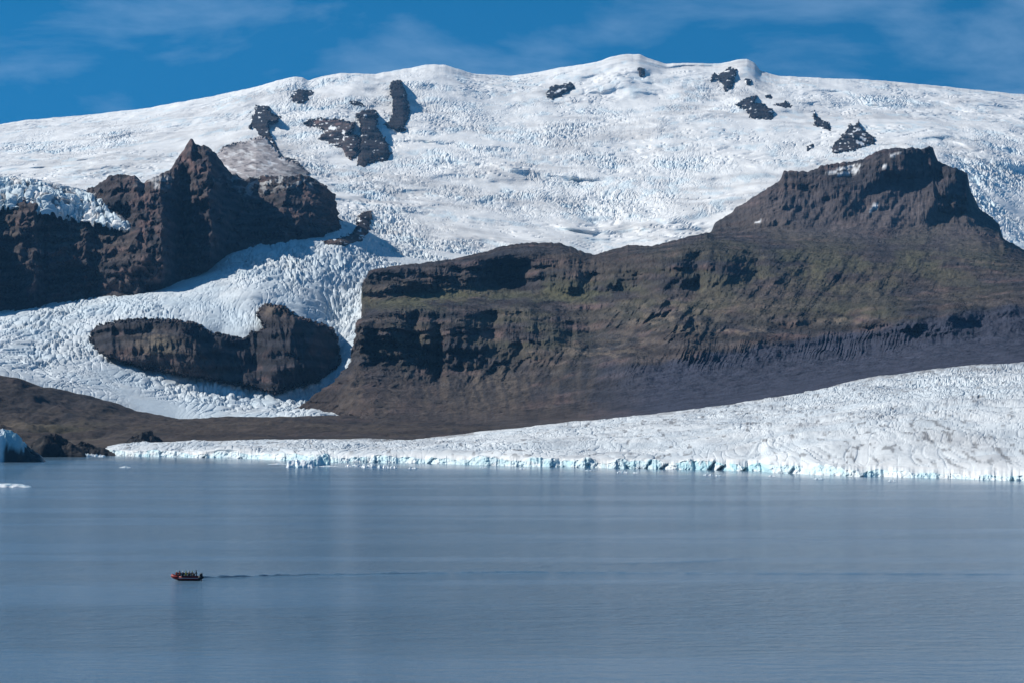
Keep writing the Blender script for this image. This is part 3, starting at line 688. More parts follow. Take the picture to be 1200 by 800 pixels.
# ------------------------------------------------------------------ foreland between lake and outlet tongue
FL_ROWS = [
    ([(-150, 545), (0, 541), (130, 541), (300, 545), (640, 556)], [(-150, 1900), (130, 1900), (640, 1700)]),
    ([(-150, 524), (0, 524), (60, 525), (130, 524), (300, 521), (640, 518)], [(-150, 2230), (640, 2180)]),
    ([(-150, 506), (0, 506), (60, 508), (130, 507), (300, 505), (460, 504), (640, 505)], 2600),
    ([(-150, 478), (0, 483), (60, 488), (130, 493), (200, 497), (300, 497), (460, 496), (640, 492)], 2950),
    ([(-150, 432), (0, 439), (25, 444), (51, 452), (101, 462), (152, 479), (175, 487), (209, 491), (287, 489), (388, 487), (460, 489), (640, 486)], 3310),
    ([(-150, 470), (0, 480), (152, 510), (300, 516), (460, 512), (640, 510)], 3620),
]
PX, PY, Y0, T = make_sheet(FL_ROWS, -110, 640, 740, [6, 24, 26, 40, 6], smooth=5, keep=(4,))
X, Y, Z = world_xyz(PX, PY, Y0)
wv = sstep(1.0, 1.6, T)
Z = Z + wv * (fbm2(X / 60, Y / 110, 4, 90) * 4.5 * (1 + 1.2 * sstep(200, 0, PX)) + ridge2(X / 26, Y / 60, 3, 93) * 1.2) * (1 - 0.7 * sstep(3.7, 4, T))
Z = Z + sstep(60, -60, PX) * 0
c = rock_colour(X, Y, Z, BASALT * 1.2, .5, 90)
nn = fbm2(X / 90, Y / 160, 4, 95)
c = c * .8
c = lerp3(c, BROWN * .55, np.clip(.35 + blobs(PX, PY, [(300, 500, 260, 12, .5), (60, 500, 110, 14, .5)]), 0, 1))
c = lerp3(c, TAN * .5, np.clip(blobs(PX, PY, [(30, 500, 70, 9, 1), (280, 497, 60, 3, .5), (120, 515, 40, 8, .5), (320, 502, 100, 3, .4)]) * sstep(-.4, .3, nn), 0, 1))
c = lerp3(c, TAN * .36, .5 * sstep(.4, .8, ridge2(X / 160, (Y + .3 * X) / 70, 3, 96)))
c = lerp3(c, BASALT * .8, .55 * sstep(.3, .6, fbm2(X / 14, Y / 60, 3, 97)))
c = lerp3(c, MOSS * .9, np.clip(blobs(PX, PY, [(100, 505, 60, 8, .5)]) * sstep(-.2, .5, nn), 0, 1))
c = lerp3(c, BASALT * .8, np.clip(blobs(PX, PY, [(80, 493, 12, 4, .9), (60, 470, 120, 14, .5)]), 0, 1))
tag(grid_mesh('foreland_moraine', X, Y, Z, c.astype(np.float32), M_GROUND, smooth=False), kind='structure')

# ------------------------------------------------------------------ glacier with its calving front on the lake
SHORE = [(115, 533), (150, 534), (200, 535), (300, 537.5), (375, 541), (475, 542), (575, 545), (600, 546), (675, 547.5), (750, 549), (830, 550.5), (892, 552), (900, 553.5), (975, 557), (1050, 559), (1125, 561), (1200, 563), (1350, 567), (1450, 570)]
FRONT_K = .74
FRONT = [(115, 3), (128, 9), (150, 9), (250, 8), (375, 9), (475, 9), (600, 11), (720, 12), (800, 12), (830, 14), (890, 14), (960, 13), (1050, 9), (1130, 7), (1200, 7), (1350, 7)]
TOPE = [(115, 530), (124, 523), (140, 520), (170, 518), (200, 516.5), (300, 516), (400, 514), (480, 512.5), (520, 509), (560, 505), (620, 501), (700, 494), (760, 487), (800, 481), (880, 470), (930, 462), (960, 456), (1000, 446), (1030, 439), (1070, 435), (1100, 431), (1150, 428), (1200, 424), (1350, 416), (1450, 412)]
pxs = np.linspace(114, 1450, 1540)
sh = line(SHORE, pxs)
sh_y = F * H / (sh - HOR)
# blocky embayments of the calving face: columns step forward and back
f1, f2, v = worley2(pxs / 13.0, pxs * 0 + .5, 3); g1, g2, gv = worley2(pxs / 5.0, pxs * 0 + .5, 8)
stepf = (v - .5) * 3 + (gv - .5) * 1.5 + 10 * fbm2(pxs / 60, pxs * 0, 3, 5)
def notch(q):
    """slanting clefts in the ice wall, wider at the foot"""
    r = pxs * 0
    for x0, amp, sl, w in ((834, 15, 5, 7), (845, 17, 6, 9), (872, 20, 4, 8), (894, 12, -5, 12), (760, 8, 5, 6), (778, 9, 6, 6), (733, 7, -4, 8), (928, 9, 4, 10), (650, 6, 5, 9), (1186, 14, 1, 5), (560, 6, -4, 9), (1012, 7, 5, 12), (690, 5, 4, 9), (505, 5, 6, 10), (410, 6, -5, 9), (240, 6, 5, 12), (1090, 5, -5, 9)):
        d = pxs - x0 - sl * (q - .5) * 2
        r = r + .6 * amp * (1.15 - .45 * q) * np.where(d > 0, np.exp(-d / (w * (1.2 - .5 * q))), np.clip(1 + d / 3.0, 0, 1))
    return r
yf = sh_y + stepf
yf0 = yf; yf = yf0 + notch(1.0)
hf = FRONT_K * line(FRONT, pxs) / F * sh_y * (1 + .6 * fbm2(pxs / 26, pxs * 0, 4, 9) + .04 * (gv - .5))
hs = FRONT_K * line(FRONT, pxs) / F * sh_y
te, ty = line(TOPE, pxs), line([(114, 2250), (400, 2230), (600, 2200), (800, 2250), (1000, 2450), (1200, 2600), (1350, 2700)], pxs)
topz = H + (HOR - te) / F * ty
nF, nM, nB = 18, 140, 5
LEAN = 9.0
Yg, Zg, Tg = [], [], []
for k in range(nF):
    q = k / nF
    Yg.append(yf0 + notch(q) + LEAN * q ** 1.3 + 1.2 * fbm2(pxs / 4, pxs * 0 + q * 3, 3, 15)); Zg.append(-1.5 + (hf + 1.5) * q); Tg.append(pxs * 0 + q)
for k in range(nM + 1):
    q = (k / nM) ** 1.45
    yb = yf + LEAN + (ty - yf - LEAN) * q
    m_ = sstep(0.0, 0.03, q + 0 * pxs); base = sh_y + LEAN + (ty - sh_y - LEAN) * q
    yb = yb * (1 - m_) + base * m_; hq = hf * (1 - m_) + hs * m_
    prof = q + 0.28 * np.sin(q * np.pi) * (1 - q) + 0.05 * np.sin(q * np.pi * 2)
    Yg.append(yb); Zg.append(hq + (topz - hq) * np.clip(prof, 0, 1.02)); Tg.append(pxs * 0 + 1 + q)
for k in range(1, nB + 1):
    q = k / nB
    Yg.append(ty + 260 * q); Zg.append(topz - 60 * q ** 1.3 - 2 * q); Tg.append(pxs * 0 + 2 + q)
Y, Z, T = [np.stack(a).astype(np.float32) for a in (Yg, Zg, Tg)]
PX = np.broadcast_to(pxs.astype(np.float32), Y.shape)
X = (PX - 600) / F * Y
PY = HOR - (Z - H) * F / Y
up = sstep(1.0, 1.05, T) * (1 - sstep(2.0, 2.4, T))
thin = sstep(114, 160, PX)
h1, k1, v1 = serac(X, Y, 7.5, 26.0, 21)
h2, k2, v2 = serac(X, Y, 3.6, 11.0, 27)
rough = np.clip(.45 + blobs(PX, PY, [(1140, 448, 90, 18, .9), (1000, 460, 70, 16, .5), (420, 525, 200, 9, .5), (200, 526, 120, 8, .5), (870, 540, 150, 8, .3)]) + .5 * fbm2(X / 60, Y / 160, 3, 99), .1, 1.5)
edge_t = 1 - 0.6 * sstep(1.93, 2.0, T)
ac = Y + .42 * X + 30 * fbm2(X / 160, Y / 260, 2, 111)
lines_ = ridge2(X / 190, ac / 34, 3, 112)
Z = Z + up * thin * edge_t * (rough * (h1 * .6 + h2 * .32 * sstep(1.02, 1.12, T)) + 2.2 * fbm2(X / 45, Y / 120, 4, 101) + 1.5 * lines_ + 3.4 * fbm2(X / 150, ac / 130, 2, 113))
fz = (T < 1) & (T > 0.05)
Y = Y + np.where(fz, 1.6 * fbm2(X / 3.0, Z / 3.0, 3, 103) + 2.0 * (worley2(X / 3.4, Z / 5.5, 5)[2] - .5), 0)
dirt = np.clip(.30 + blobs(PX, PY, [(980, 462, 60, 14, .5), (420, 524, 260, 8, .45), (780, 500, 200, 12, .3), (1000, 520, 200, 14, .3)]), 0, 1)
c = ice_colour(X * 2.2, Y * 2.2, k1, np.clip(rough, 0, 1), dirt, 0.12 * rough * (v1 > .6) + .25 * k1 * rough + blobs(PX, PY, [(1120, 462, 110, 12, .22)]))
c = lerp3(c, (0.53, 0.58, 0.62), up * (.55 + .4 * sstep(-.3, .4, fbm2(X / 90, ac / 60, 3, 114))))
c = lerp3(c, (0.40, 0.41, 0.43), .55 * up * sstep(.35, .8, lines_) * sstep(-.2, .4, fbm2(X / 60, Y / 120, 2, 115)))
spk = sstep(.42, .62, fbm2(X / 5, Y / 26, 3, 107) + .25 * fbm2(X / 60, Y / 150, 2, 108))
c = lerp3(c, (0.16, 0.16, 0.17), .75 * spk * up)
c = lerp3(c, (0.20, 0.19, 0.19), .7 * sstep(1.90, 1.99, T + .05 * fbm2(X / 20, Y / 50, 3, 117)) * sstep(-.3, .3, fbm2(X / 12, Y / 40, 3, 118)))
face = (1 - sstep(.96, 1.02, T))
strong = .35 + .65 * blobs(PX, PY * 0, [(850, 0, 110, 9, 1), (640, 0, 90, 9, .45), (150, 0, 60, 9, .5)])
c = lerp3(c, (0.62, 0.78, 0.82), face * (0.25 + .6 * sstep(-.35, .35, fbm2(X / 12, Z / 4, 3, 110))))
c = lerp3(c, (0.36, 0.62, 0.69), face * strong * .8 * sstep(.05, .25, fbm2(X / 7, Z / 9, 3, 116)))
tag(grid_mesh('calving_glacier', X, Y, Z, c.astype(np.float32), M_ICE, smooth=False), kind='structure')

# ------------------------------------------------------------------ icebergs, floes, dark mounds
def berg(name, label, cat, group, px, py, wpx, hpx, depth, seed, peaks, cols, mat=M_BERG, rough=.18, ramp=.42):
    """a floating block: profile of peaks along its length, sides cut steep, bottom under water"""
    Yc = F * H / (py - HOR)
    w, h = wpx / F * Yc, hpx / F * Yc
    nu, nv = 64, 26
    u = np.linspace(0, 1, nu); v = np.linspace(0, 1, nv)
    U, V = np.meshgrid(u, v)
    prof = line(peaks, U)
    ends = np.clip(np.minimum(U, 1 - U) / .04, 0, 1) ** .5
    cross = np.clip(np.minimum(V / ramp, (1 - V) / .2), 0, 1) ** .6
    f1, f2, cv = worley2(U * 7, V * 4, seed)
    hz = h * prof * ends * cross * (1 + rough * (cv - .5) * 1.6 + rough * fbm2(U * 6, V * 4, 3, seed))
    half = depth * (.5 + .18 * fbm2(U * 4, V * 0, 2, seed + 3))
    Xl = (U - .5) * w; Yl = (V - .5) * 2 * half
    Zl = hz - .25
    Zl[0, :] = Zl[-1, :] = -.6; Zl[:, 0] = Zl[:, -1] = -.6
    c = cols(U, V, cv, Zl / max(h, .01))
    o = grid_mesh(name, Xl, Yl, Zl, np.asarray(c, np.float32), mat, smooth=False)
    o.location = ((px - 600) / F * Yc, Yc + depth * .4, 0)
    return tag(o, label, cat, group)

def white(U, V, cv, z):
    c = np.empty(U.shape + (3,)); c[:] = (.82, .85, .87); return lerp3(c, (.60, .80, .86), .6 * (cv > .7))
def aqua(U, V, cv, z):
    c = np.empty(U.shape + (3,)); c[:] = (.50, .74, .78); return lerp3(c, (.75, .84, .87), .8 * (cv > .55))
def half_dark(U, V, cv, z):
    c = np.empty(U.shape + (3,)); c[:] = (.80, .85, .88)
    n = fbm2(U * 5, V * 3, 3, 4)
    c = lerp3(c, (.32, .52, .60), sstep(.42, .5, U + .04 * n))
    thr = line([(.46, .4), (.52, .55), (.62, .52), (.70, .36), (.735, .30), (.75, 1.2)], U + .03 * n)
    c = lerp3(c, (.025, .028, .032), sstep(.46, .50, U + .03 * n) * sstep(.04, -.04, z - thr))  # near-black over the right end and the lower part
    return c
G = 'icebergs and floes along the far shore'
berg('iceberg', 'tall iceberg, white on one side and black on the other', 'iceberg', G, 8, 541, 84, 35, 22, 3,
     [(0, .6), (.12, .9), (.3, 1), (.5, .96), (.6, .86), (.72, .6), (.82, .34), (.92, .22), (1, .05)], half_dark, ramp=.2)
berg('ice_floe', 'long thin white ice floe lying flat on open water', 'ice floe', G, 8, 570.5, 54, 4.2, 9, 8, [(0, .5), (.3, 1), (.7, .9), (.9, .6), (1, .2)], white)
berg('iceberg', 'blocky bright white iceberg afloat before the ice front', 'iceberg', G, 351, 547.5, 32, 9, 16, 11, [(0, .6), (.08, .95), (.4, 1), (.5, .75), (.55, .95), (.93, .9), (1, .5)], white)
berg('iceberg', 'turquoise wedge of ice behind the blocky white iceberg', 'iceberg', G, 370, 545, 34, 13, 10, 14, [(0, .15), (.2, .4), (.6, .85), (.8, 1), (.95, .8), (1, .4)], aqua)
berg('ice_floe', 'flat sliver of ice floe trailing from the blocky iceberg towards shore', 'ice floe', G, 325, 543.6, 24, 1.6, 4, 15, [(0, .4), (.5, 1), (1, .3)], white)
berg('ice_floe', 'flat sliver of ice floe between blocky iceberg and lumpy ice row', 'ice floe', G, 385, 546.2, 24, 1.7, 4, 16, [(0, .4), (.5, 1), (1, .3)], white)
for k, (x, w, h, y, lab) in enumerate([(414, 20, 3.0, 546.2, 'low white ice lump at the start of the lumpy ice row'), (432, 18, 4.6, 547.4, 'tallest white ice lump of the lumpy ice row'), (449, 14, 4.2, 547.8, 'rounded white ice lump within the lumpy ice row'), (461, 9, 3, 548, 'small white ice lump ending the lumpy ice row'), (484, 12, 2, 548.6, 'lone low ice scrap past the lumpy ice row')]):
    berg('iceberg', lab, 'iceberg', G, x, y, w, h, 5, 20 + k, [(0, .4), (.2, .9), (.45, .6), (.7, 1), (1, .3)], white, rough=.4)
for k in range(9):
    berg('brash_ice', 'small white brash ice lump under the dark shore mounds', 'brash ice', 'brash ice under the dark mounds', 50 + k * 8.2 + (k % 3) * 1.5, 534.8 - (k % 2) * .6, 9 + (k * 5) % 4, [4.5, 6, 5, 6.5, 5.5, 5, 4, 3, 2.6][k], 6, 30 + k, [(0, .4), (.3, 1), (.6, .7), (.8, .9), (1, .2)], white, rough=.4)
berg('ice_floe', 'tiny ice floe on the grey water off the dark mounds', 'ice floe', G, 146, 547.6, 14, 2.2, 4, 51, [(0, .3), (.5, 1), (1, .3)], white)
for k, (x, y, w, h) in enumerate([(566, 547.5, 10, 1.6), (612, 549.0, 8, 1.5), (730, 553.6, 14, 3.0), (745, 553.9, 7, 1.8), (830, 556.5, 12, 2.2), (842, 557.2, 8, 1.6), (905, 557.6, 9, 1.6), (960, 561, 12, 1.8), (1046, 563.5, 10, 1.8), (690, 551.2, 9, 1.4)]):
    berg('brash_ice', 'small white ice scrap drifting along the foot of the blue ice front', 'brash ice', 'ice scraps along the ice front', x, y, w, h, 4, 60 + k, [(0, .3), (.3, 1), (.6, .6), (.8, .8), (1, .2)], white, rough=.4)

def dark(U, V, cv, z):
    c = np.empty(U.shape + (3,)); c[:] = (.030, .031, .034)
    return lerp3(c, (.07, .06, .055), .8 * sstep(0, .5, fbm2(U * 8, V * 5, 3, 2)))
GM = 'dark debris mounds on the lake shore'
berg('debris_mound', 'pointed black debris mound on the shore behind the tall iceberg', 'mound', GM, 62, 535, 76, 28, 30, 71, [(0, .35), (.15, .6), (.32, .95), (.4, 1), (.55, .8), (.75, .55), (1, .15)], dark, M_GROUND, .15)
berg('debris_mound', 'low dark debris ridge leading from pointed mound to the ice front', 'mound', GM, 108, 533.6, 56, 16, 26, 75, [(0, .7), (.2, .9), (.45, .7), (.7, .5), (1, .15)], dark, M_GROUND, .2)
berg('debris_mound', 'rounded dark debris mound above the start of the ice front', 'mound', GM, 165, 527, 56, 21, 30, 77, [(0, .2), (.25, .6), (.5, .95), (.7, .9), (1, .3)], dark, M_GROUND, .2)

# ------------------------------------------------------------------ boat
def tube(path, rad, seg=12, cap=True):
    """swept round tube along a list of points; rad a number or one per point"""
    P = [Vector(p) for p in path]; n = len(P)
    R_ = rad if hasattr(rad, '__len__') else [rad] * n
    vs, fs = [], []
    for i, p in enumerate(P):
        t = (P[min(i + 1, n - 1)] - P[max(i - 1, 0)]).normalized()
        up = Vector((0, 0, 1)) if abs(t.z) < .95 else Vector((1, 0, 0))
        a = t.cross(up).normalized(); b = a.cross(t)
        for k in range(seg):
            q = 2 * math.pi * k / seg
            vs.append(p + (a * math.cos(q) + b * math.sin(q)) * R_[i])
    for i in range(n - 1):
        for k in range(seg):
            fs.append((i * seg + k, i * seg + (k + 1) % seg, (i + 1) * seg + (k + 1) % seg, (i + 1) * seg + k))
    if cap:
        fs.append(tuple(range(seg))[::-1]); fs.append(tuple((n - 1) * seg + k for k in range(seg)))
    return vs, fs

def box(x0, x1, y0, y1, z0, z1):
    v = [Vector((x, y, z)) for z in (z0, z1) for y in (y0, y1) for x in (x0, x1)]
    return v, [(0, 2, 3, 1), (4, 5, 7, 6), (0, 1, 5, 4), (2, 6, 7, 3), (0, 4, 6, 2), (1, 3, 7, 5)]

def join(*parts):
    V_, F_ = [], []
    for v, f in parts:
        o = len(V_); V_ += list(v); F_ += [tuple(i + o for i in q) for q in f]
    return V_, F_

def part(name, vf, mat, parent=None, bevel=0.0, smooth=True):
    me = bpy.data.meshes.new(name); me.from_pydata([tuple(v) for v in vf[0]], [], vf[1]); me.update()
    if bevel:
        bm = bmesh.new(); bm.from_mesh(me); bmesh.ops.bevel(bm, geom=bm.edges[:], offset=bevel, segments=2, affect='EDGES'); bm.to_mesh(me); bm.free()
    bm = bmesh.new(); bm.from_mesh(me); bmesh.ops.recalc_face_normals(bm, faces=bm.faces[:]); bm.to_mesh(me); bm.free()
    for p in me.polygons: p.use_smooth = smooth
    me.materials.append(mat)
    o = bpy.data.objects.new(name, me); COL.objects.link(o)
    if parent is not None: o.parent = parent
    return o

M_RED = plain('red_rubber', (0.30, 0.018, 0.014), 0.5)
M_BLACK = plain('black_rubber', (0.018, 0.018, 0.020), 0.55)
M_STRIPE = plain('pale_strake', (0.62, 0.52, 0.50), 0.5)
M_DECK = plain('grey_deck', (0.16, 0.16, 0.16), 0.7)
M_ENG = plain('engine_cowl', (0.03, 0.03, 0.033), 0.35)
M_SKIN = plain('skin', (0.45, 0.27, 0.19), 0.6)
M_NAVY = plain('dark_overall', (0.022, 0.024, 0.032), 0.8)
M_VESTR = plain('red_vest', (0.45, 0.05, 0.03), 0.7)
M_VESTK = plain('dark_vest', (0.03, 0.03, 0.03), 0.7)
M_VESTY = plain('yellow_vest', (0.55, 0.42, 0.06), 0.7)
M_HATW = plain('pale_hat', (0.72, 0.70, 0.66), 0.8)
M_HATY = plain('yellow_green_hat', (0.42, 0.46, 0.14), 0.8)
M_HATK = plain('dark_hat', (0.03, 0.028, 0.03), 0.8)

YB = F * H / (679.5 - HOR)
boat = bpy.data.objects.new('inflatable_boat', None); COL.objects.link(boat)
boat.location = ((220 - 600) / F * YB, YB, 0.0)
boat.rotation_euler = (0, 0, math.radians(-4))
boat.scale = (1.1, 1.1, 1.4)
tag(boat, 'red and black inflatable boat full of people on the lake', 'boat')
bow = []
for k in range(13):
    q = -math.pi / 2 + math.pi * k / 12
    bow.append((-1.5 - 1.55 * math.cos(q) ** .8, .92 * math.sin(q), .46 + .26 * math.cos(q) ** 2))
part('bow_tube', tube(bow, .28, 16), M_RED, boat)
for sd_ in (-1, 1):
    part('side_tube', tube([(-1.5, sd_ * .92, .46), (-.6, sd_ * .95, .43), (.6, sd_ * .95, .42), (2.3, sd_ * .93, .42)], .278, 16), M_RED if sd_ < 0 else M_BLACK, boat)
    part('stern_cone', tube([(2.3, sd_ * .93, .42), (2.75, sd_ * .92, .42), (3.05, sd_ * .90, .44)], [.282, .24, .07], 16), M_BLACK, boat)
    part('rub_strake', tube([(-2.6, sd_ * .80, .50), (-1.5, sd_ * 1.195, .42), (-.6, sd_ * 1.225, .40), (.6, sd_ * 1.225, .39), (2.3, sd_ * 1.205, .39)], .05, 8), M_STRIPE, boat)
    gl = [(-2.2 + .4 * i, sd_ * (1.09 if i > 1 else 1.0), .66 - .07 * (i % 2)) for i in range(11)]
    part('grab_rope', tube(gl, .014, 6), M_BLACK, boat)
hv = []
for x, w, z in ((-2.6, .05, .35), (-1.6, .6, .1), (0, .8, -.05), (2.4, .8, -.05)):
    hv += [Vector((x, -w, z + .25)), Vector((x, 0, z - .15)), Vector((x, w, z + .25))]
hf_ = []
for i in range(3):
    for k in range(2): hf_.append((i * 3 + k, i * 3 + k + 1, i * 3 + k + 4, i * 3 + k + 3))
hf_ += [(0, 3, 5, 2), (3, 6, 8, 5), (6, 9, 11, 8), (0, 2, 1), (9, 10, 11)]
part('hull', (hv, hf_), M_DECK, boat, smooth=False)
part('transom', box(2.32, 2.40, -.68, .68, .1, .72), M_DECK, boat, .012)
con = part('steering_console', box(.95, 1.35, -.30, .30, .2, 1.05), M_BLACK, boat, .03)
ring = [(1.36 + .03, .2 * math.cos(2 * math.pi * k / 12), .98 + .2 * math.sin(2 * math.pi * k / 12)) for k in range(13)]
part('steering_wheel', tube(ring, .018, 6, False), M_ENG, con)
part('bench', box(-1.4, -1.1, -.66, .66, .34, .44), M_DECK, boat, .01)
part('bench', box(-.1, .2, -.66, .66, .34, .44), M_DECK, boat, .01)
mo = part('outboard_motor', box(2.42, 2.95, -.21, .21, .62, 1.12), M_ENG, boat, .07)
part('motor_leg', join(box(2.55, 2.78, -.07, .07, -.35, .64), box(2.44, 3.0, -.13, .13, -.06, -.03)), M_ENG, mo, .01)
part('motor_bracket', box(2.36, 2.56, -.14, .14, .35, .70), M_DECK, mo, .01)

# ------------------------------------------------------------------ people in the boat
def skin_body(name, joints, edges):
    """one continuous body grown from a jointed skeleton"""
    me = bpy.data.meshes.new(name)
    keys = list(joints); idx = {k: i for i, k in enumerate(keys)}
    me.from_pydata([joints[k][:3] for k in keys], [(idx[a], idx[b]) for a, b in edges], [])
    o = bpy.data.objects.new(name, me); COL.objects.link(o)
    o.modifiers.new('Skin', 'SKIN')
    for i, k in enumerate(keys):
        r = joints[k][3]; r2 = joints[k][4] if len(joints[k]) > 4 else r
        me.skin_vertices[0].data[i].radius = (r, r2)
        me.skin_vertices[0].data[i].use_root = (k == 'pelvis')
    sb = o.modifiers.new('Sub', 'SUBSURF'); sb.levels = 1; sb.render_levels = 1
    dg = bpy.context.evaluated_depsgraph_get()
    new = bpy.data.meshes.new_from_object(o.evaluated_get(dg))
    bpy.data.objects.remove(o)
    new.name = name
    return new

def body(seated):
    J, E = {}, []
    def chain(*ks):
        for a, b in zip(ks, ks[1:]): E.append((a, b))
    J['pelvis'] = (0, 0, .10 if seated else .95, .15, .12)
    z0 = J['pelvis'][2]
    J['waist'] = (0, .02, z0 + .18, .145, .11); J['chest'] = (0, .04, z0 + .38, .165, .12); J['upper'] = (0, .03, z0 + .48, .12, .10)
    J['neck'] = (0, .03, z0 + .57, .055); J['jaw'] = (0, .055, z0 + .63, .068, .075); J['skull'] = (0, .045, z0 + .72, .082, .10); J['crown'] = (0, .04, z0 + .80, .055, .065)
    J['nose'] = (0, .155, z0 + .675, .014)
    chain('pelvis', 'waist', 'chest', 'upper', 'neck', 'jaw', 'skull', 'crown'); E.append(('skull', 'nose'))
    for s_, t in ((-1, 'l'), (1, 'r')):
        J['sh' + t] = (s_ * .20, .03, z0 + .46, .075); J['el' + t] = (s_ * .27, .10, z0 + .20, .055)
        J['wr' + t] = (s_ * .17, .33, z0 + .14, .038); J['pa' + t] = (s_ * .15, .41, z0 + .13, .042, .026)
        chain('upper', 'sh' + t, 'el' + t, 'wr' + t, 'pa' + t)
        for f, (ox, ln) in enumerate(((-.033, .060), (-.011, .072), (.011, .068), (.033, .052))):
            a, b = 'fa%d' % f + t, 'fb%d' % f + t
            J[a] = (s_ * .15 + ox, .41 + ln * .8, z0 + .125, .0095); J[b] = (s_ * .15 + ox, .41 + ln * 1.15, z0 + .085, .008)
            chain('pa' + t, a, b)
        J['ta' + t] = (s_ * .15 - s_ * .050, .415, z0 + .135, .011); J['tb' + t] = (s_ * .15 - s_ * .058, .455, z0 + .12, .009)
        chain('pa' + t, 'ta' + t, 'tb' + t)
        if seated:
            J['hp' + t] = (s_ * .10, .03, .08, .11); J['kn' + t] = (s_ * .14, .45, .10, .075); J['an' + t] = (s_ * .13, .47, -.32, .05); J['to' + t] = (s_ * .14, .66, -.375, .038)
        else:
            J['hp' + t] = (s_ * .10, 0, .88, .11); J['kn' + t] = (s_ * .13, .03, .50, .078); J['an' + t] = (s_ * .14, -.01, .09, .052); J['to' + t] = (s_ * .15, .17, .04, .04)
        chain('pelvis', 'hp' + t, 'kn' + t, 'an' + t, 'to' + t)
    me = skin_body('person_body', J, E)
    me.materials.clear(); me.materials.append(M_NAVY); me.materials.append(M_SKIN)
    for p in me.polygons:
        p.use_smooth = True; c_ = p.center
        if c_.z > z0 + .56 or (c_.y > .345 and z0 < c_.z < z0 + .3 and abs(c_.x) < .25 and (not seated or c_.z > z0 + .075)): p.material_index = 1
    return me, z0

def ellipse_loft(rings, seg=16):
    vs, fs = [], []
    for (cx, cy, z, a, b) in rings:
        for k in range(seg):
            q = 2 * math.pi * k / seg; vs.append(Vector((cx + a * math.cos(q), cy + b * math.sin(q), z)))
    for i in range(len(rings) - 1):
        for k in range(seg): fs.append((i * seg + k, i * seg + (k + 1) % seg, (i + 1) * seg + (k + 1) % seg, (i + 1) * seg + k))
    fs.append(tuple(range(seg))[::-1]); fs.append(tuple((len(rings) - 1) * seg + k for k in range(seg)))
    return vs, fs

PROTO = {}
for seated in (True, False):
    me, z0 = body(seated)
    vest = part('life_vest', ellipse_loft([(0, .02, z0 + .10, .165, .135), (0, .03, z0 + .14, .19, .165), (0, .04, z0 + .36, .205, .175), (0, .035, z0 + .46, .175, .145), (0, .03, z0 + .51, .10, .10)]), M_VESTR)
    hat = part('hat', ellipse_loft([(0, .045, z0 + .70, .112, .128), (0, .045, z0 + .745, .116, .132), (0, .04, z0 + .82, .095, .108), (0, .035, z0 + .875, .05, .055)]), M_HATK)
    PROTO[seated] = (me, vest.data, hat.data)
    bpy.data.objects.remove(vest); bpy.data.objects.remove(hat)

def person(seated, loc, rz, vest_m, hat_m, label, group=None):
    me, vd, hd = PROTO[seated]
    o = bpy.data.objects.new('person', me); COL.objects.link(o)
    o.matrix_world = boat_m @ Matrix.Translation(Vector((loc[0], loc[1], loc[2] * 1.4 / 1.1))) @ Matrix.Rotation(rz, 4, 'Z')
    for nm, d, m_ in (('life_vest', vd, vest_m), ('hat', hd, hat_m)):
        c_ = bpy.data.objects.new(nm, d); COL.objects.link(c_); c_.parent = o
        c_.material_slots[0].link = 'OBJECT'; c_.material_slots[0].material = m_
    return tag(o, label, 'person', group)
from mathutils import Matrix
boat_m = Matrix.Translation(boat.location) @ boat.rotation_euler.to_matrix().to_4x4() @ Matrix.Scale(1.1, 4)
GP = 'people riding in the inflatable boat'
near_seats = [(-2.05, M_VESTR, M_HATW, 'person in red vest and pale hat seated at the bow'), (-1.45, M_VESTR, M_HATK, 'person in red vest and dark hat seated right behind the bow'),
              (-.85, M_VESTK, M_HATW, 'person in dark vest and pale hat seated on the port tube'), (-.2, M_VESTY, M_HATY, 'person in yellow vest and yellow-green hat seated on the port tube'), (.5, M_VESTK, M_HATK, 'person in dark vest and dark hat seated on the port tube by the console')]
far_seats = [(-1.75, M_VESTR, M_HATK, 'person in red vest and dark hat seated on the starboard tube at the bow'), (-1.1, M_VESTR, M_HATW, 'person in red vest and pale hat seated on the starboard tube amidships'),
             (-.5, M_VESTK, M_HATK, 'person in dark vest and dark hat seated on the starboard tube amidships'), (.1, M_VESTY, M_HATW, 'person in yellow vest and pale hat seated on the starboard tube'), (.75, M_VESTK, M_HATY, 'person in dark vest and yellow-green hat seated on the starboard tube by the console')]
for x, vm, hm, lab in near_seats:
    yy_ = -.86 if x > -1.6 else -.70
    person(True, Vector((x, yy_, .69 if x > -1.6 else .76)), 0.0, vm, hm, lab, GP)
for x, vm, hm, lab in far_seats:
    yy_ = .86 if x > -1.6 else .82
    person(True, Vector((x, yy_, .69 if x > -1.6 else .74)), math.pi, vm, hm, lab, GP)
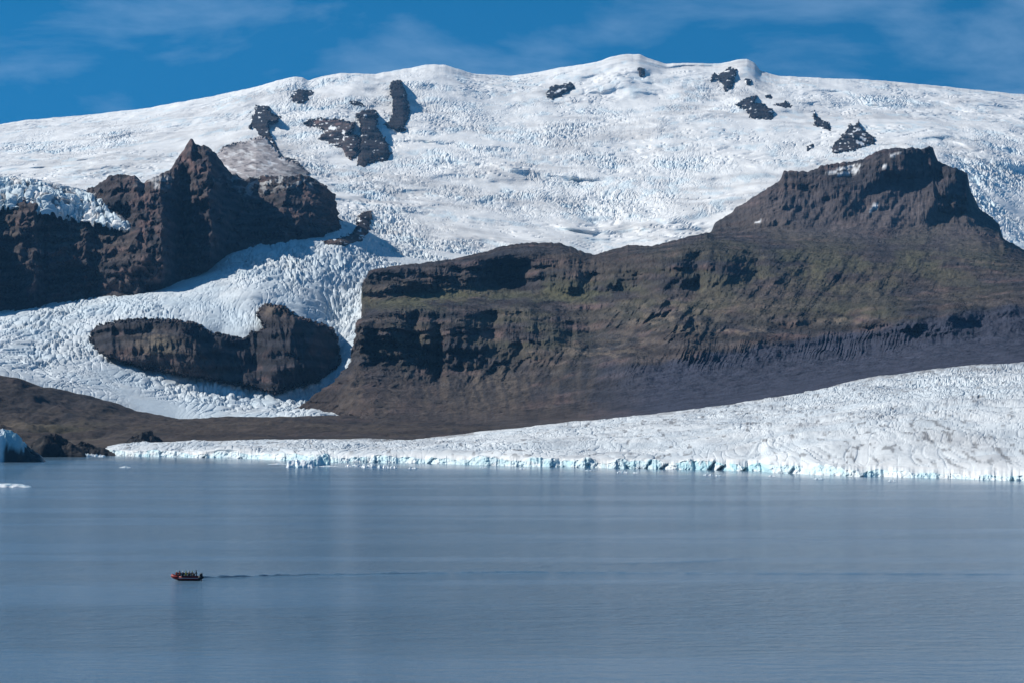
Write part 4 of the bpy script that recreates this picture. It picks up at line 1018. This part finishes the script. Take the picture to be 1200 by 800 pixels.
person(False, Vector((1.72, -.02, .18)), math.pi / 2, M_VESTK, M_HATK, 'person in dark clothes standing at the console to steer the boat', GP)

# ------------------------------------------------------------------ wake of the boat
def wake(name, pts, amp, width, seed):
    n, m_ = 700, 15
    t = np.linspace(0, 1, n); P = np.array(pts, float)
    tt = np.linspace(0, 1, len(P))
    cx, cy = np.interp(t, tt, P[:, 0]), np.interp(t, tt, P[:, 1])
    q = np.linspace(-1, 1, m_)
    A = np.interp(t, np.linspace(0, 1, len(amp)), amp); W = np.interp(t, np.linspace(0, 1, len(width)), width)
    Tm, Q = np.meshgrid(t, q)
    Xw = np.broadcast_to(cx, Tm.shape) + 0 * Q
    Yw_ = cy + Q * W
    pr = np.clip(np.cos(Q * np.pi / 2), 0, 1) ** 1.5
    Zw = A * pr * np.clip(.75 + .9 * fbm2(Xw / 5, Yw_ / 2.5, 3, seed), .02, 2) - .03
    o = grid_mesh(name, Xw, Yw_, Zw, np.ones(Xw.shape + (3,)), M_WATER)
    return tag(o, kind='stuff')
def on_lake(px, py):
    y = F * H / (py - HOR); return ((px - 600) / F * y, y)
wake('boat_wake', [on_lake(238, 676.5), on_lake(330, 674), on_lake(440, 672), on_lake(590, 669.8), on_lake(760, 670.5), on_lake(1000, 671.5), on_lake(1240, 672)], [.46, .42, .36, .26, .12, .10, .11], [.8, 1.1, 1.4, 1.6, 1.8, 2, 2], 3)
wake('boat_wake', [on_lake(640, 661), on_lake(740, 659), on_lake(830, 656), on_lake(900, 652)], [.02, .10, .12, .02], [1.2, 2, 2.5, 2.5], 9)

# ------------------------------------------------------------------ haze
HAZE = 1.3e-5
hm, hn_, hl, hb = new_mat('haze')
hn_.remove(hb)
pv = hn_.new('ShaderNodeVolumePrincipled')
pv.inputs['Color'].default_value = (0.20, 0.55, 1.0, 1); pv.inputs['Density'].default_value = HAZE; pv.inputs['Anisotropy'].default_value = 0.0
hl.new(pv.outputs['Volume'], hn_['Material Output'].inputs['Volume'])
hz = part('haze', box(-3600, 3600, -400, 13500, -120, 1750), hm, smooth=False)
tag(hz, kind='stuff')
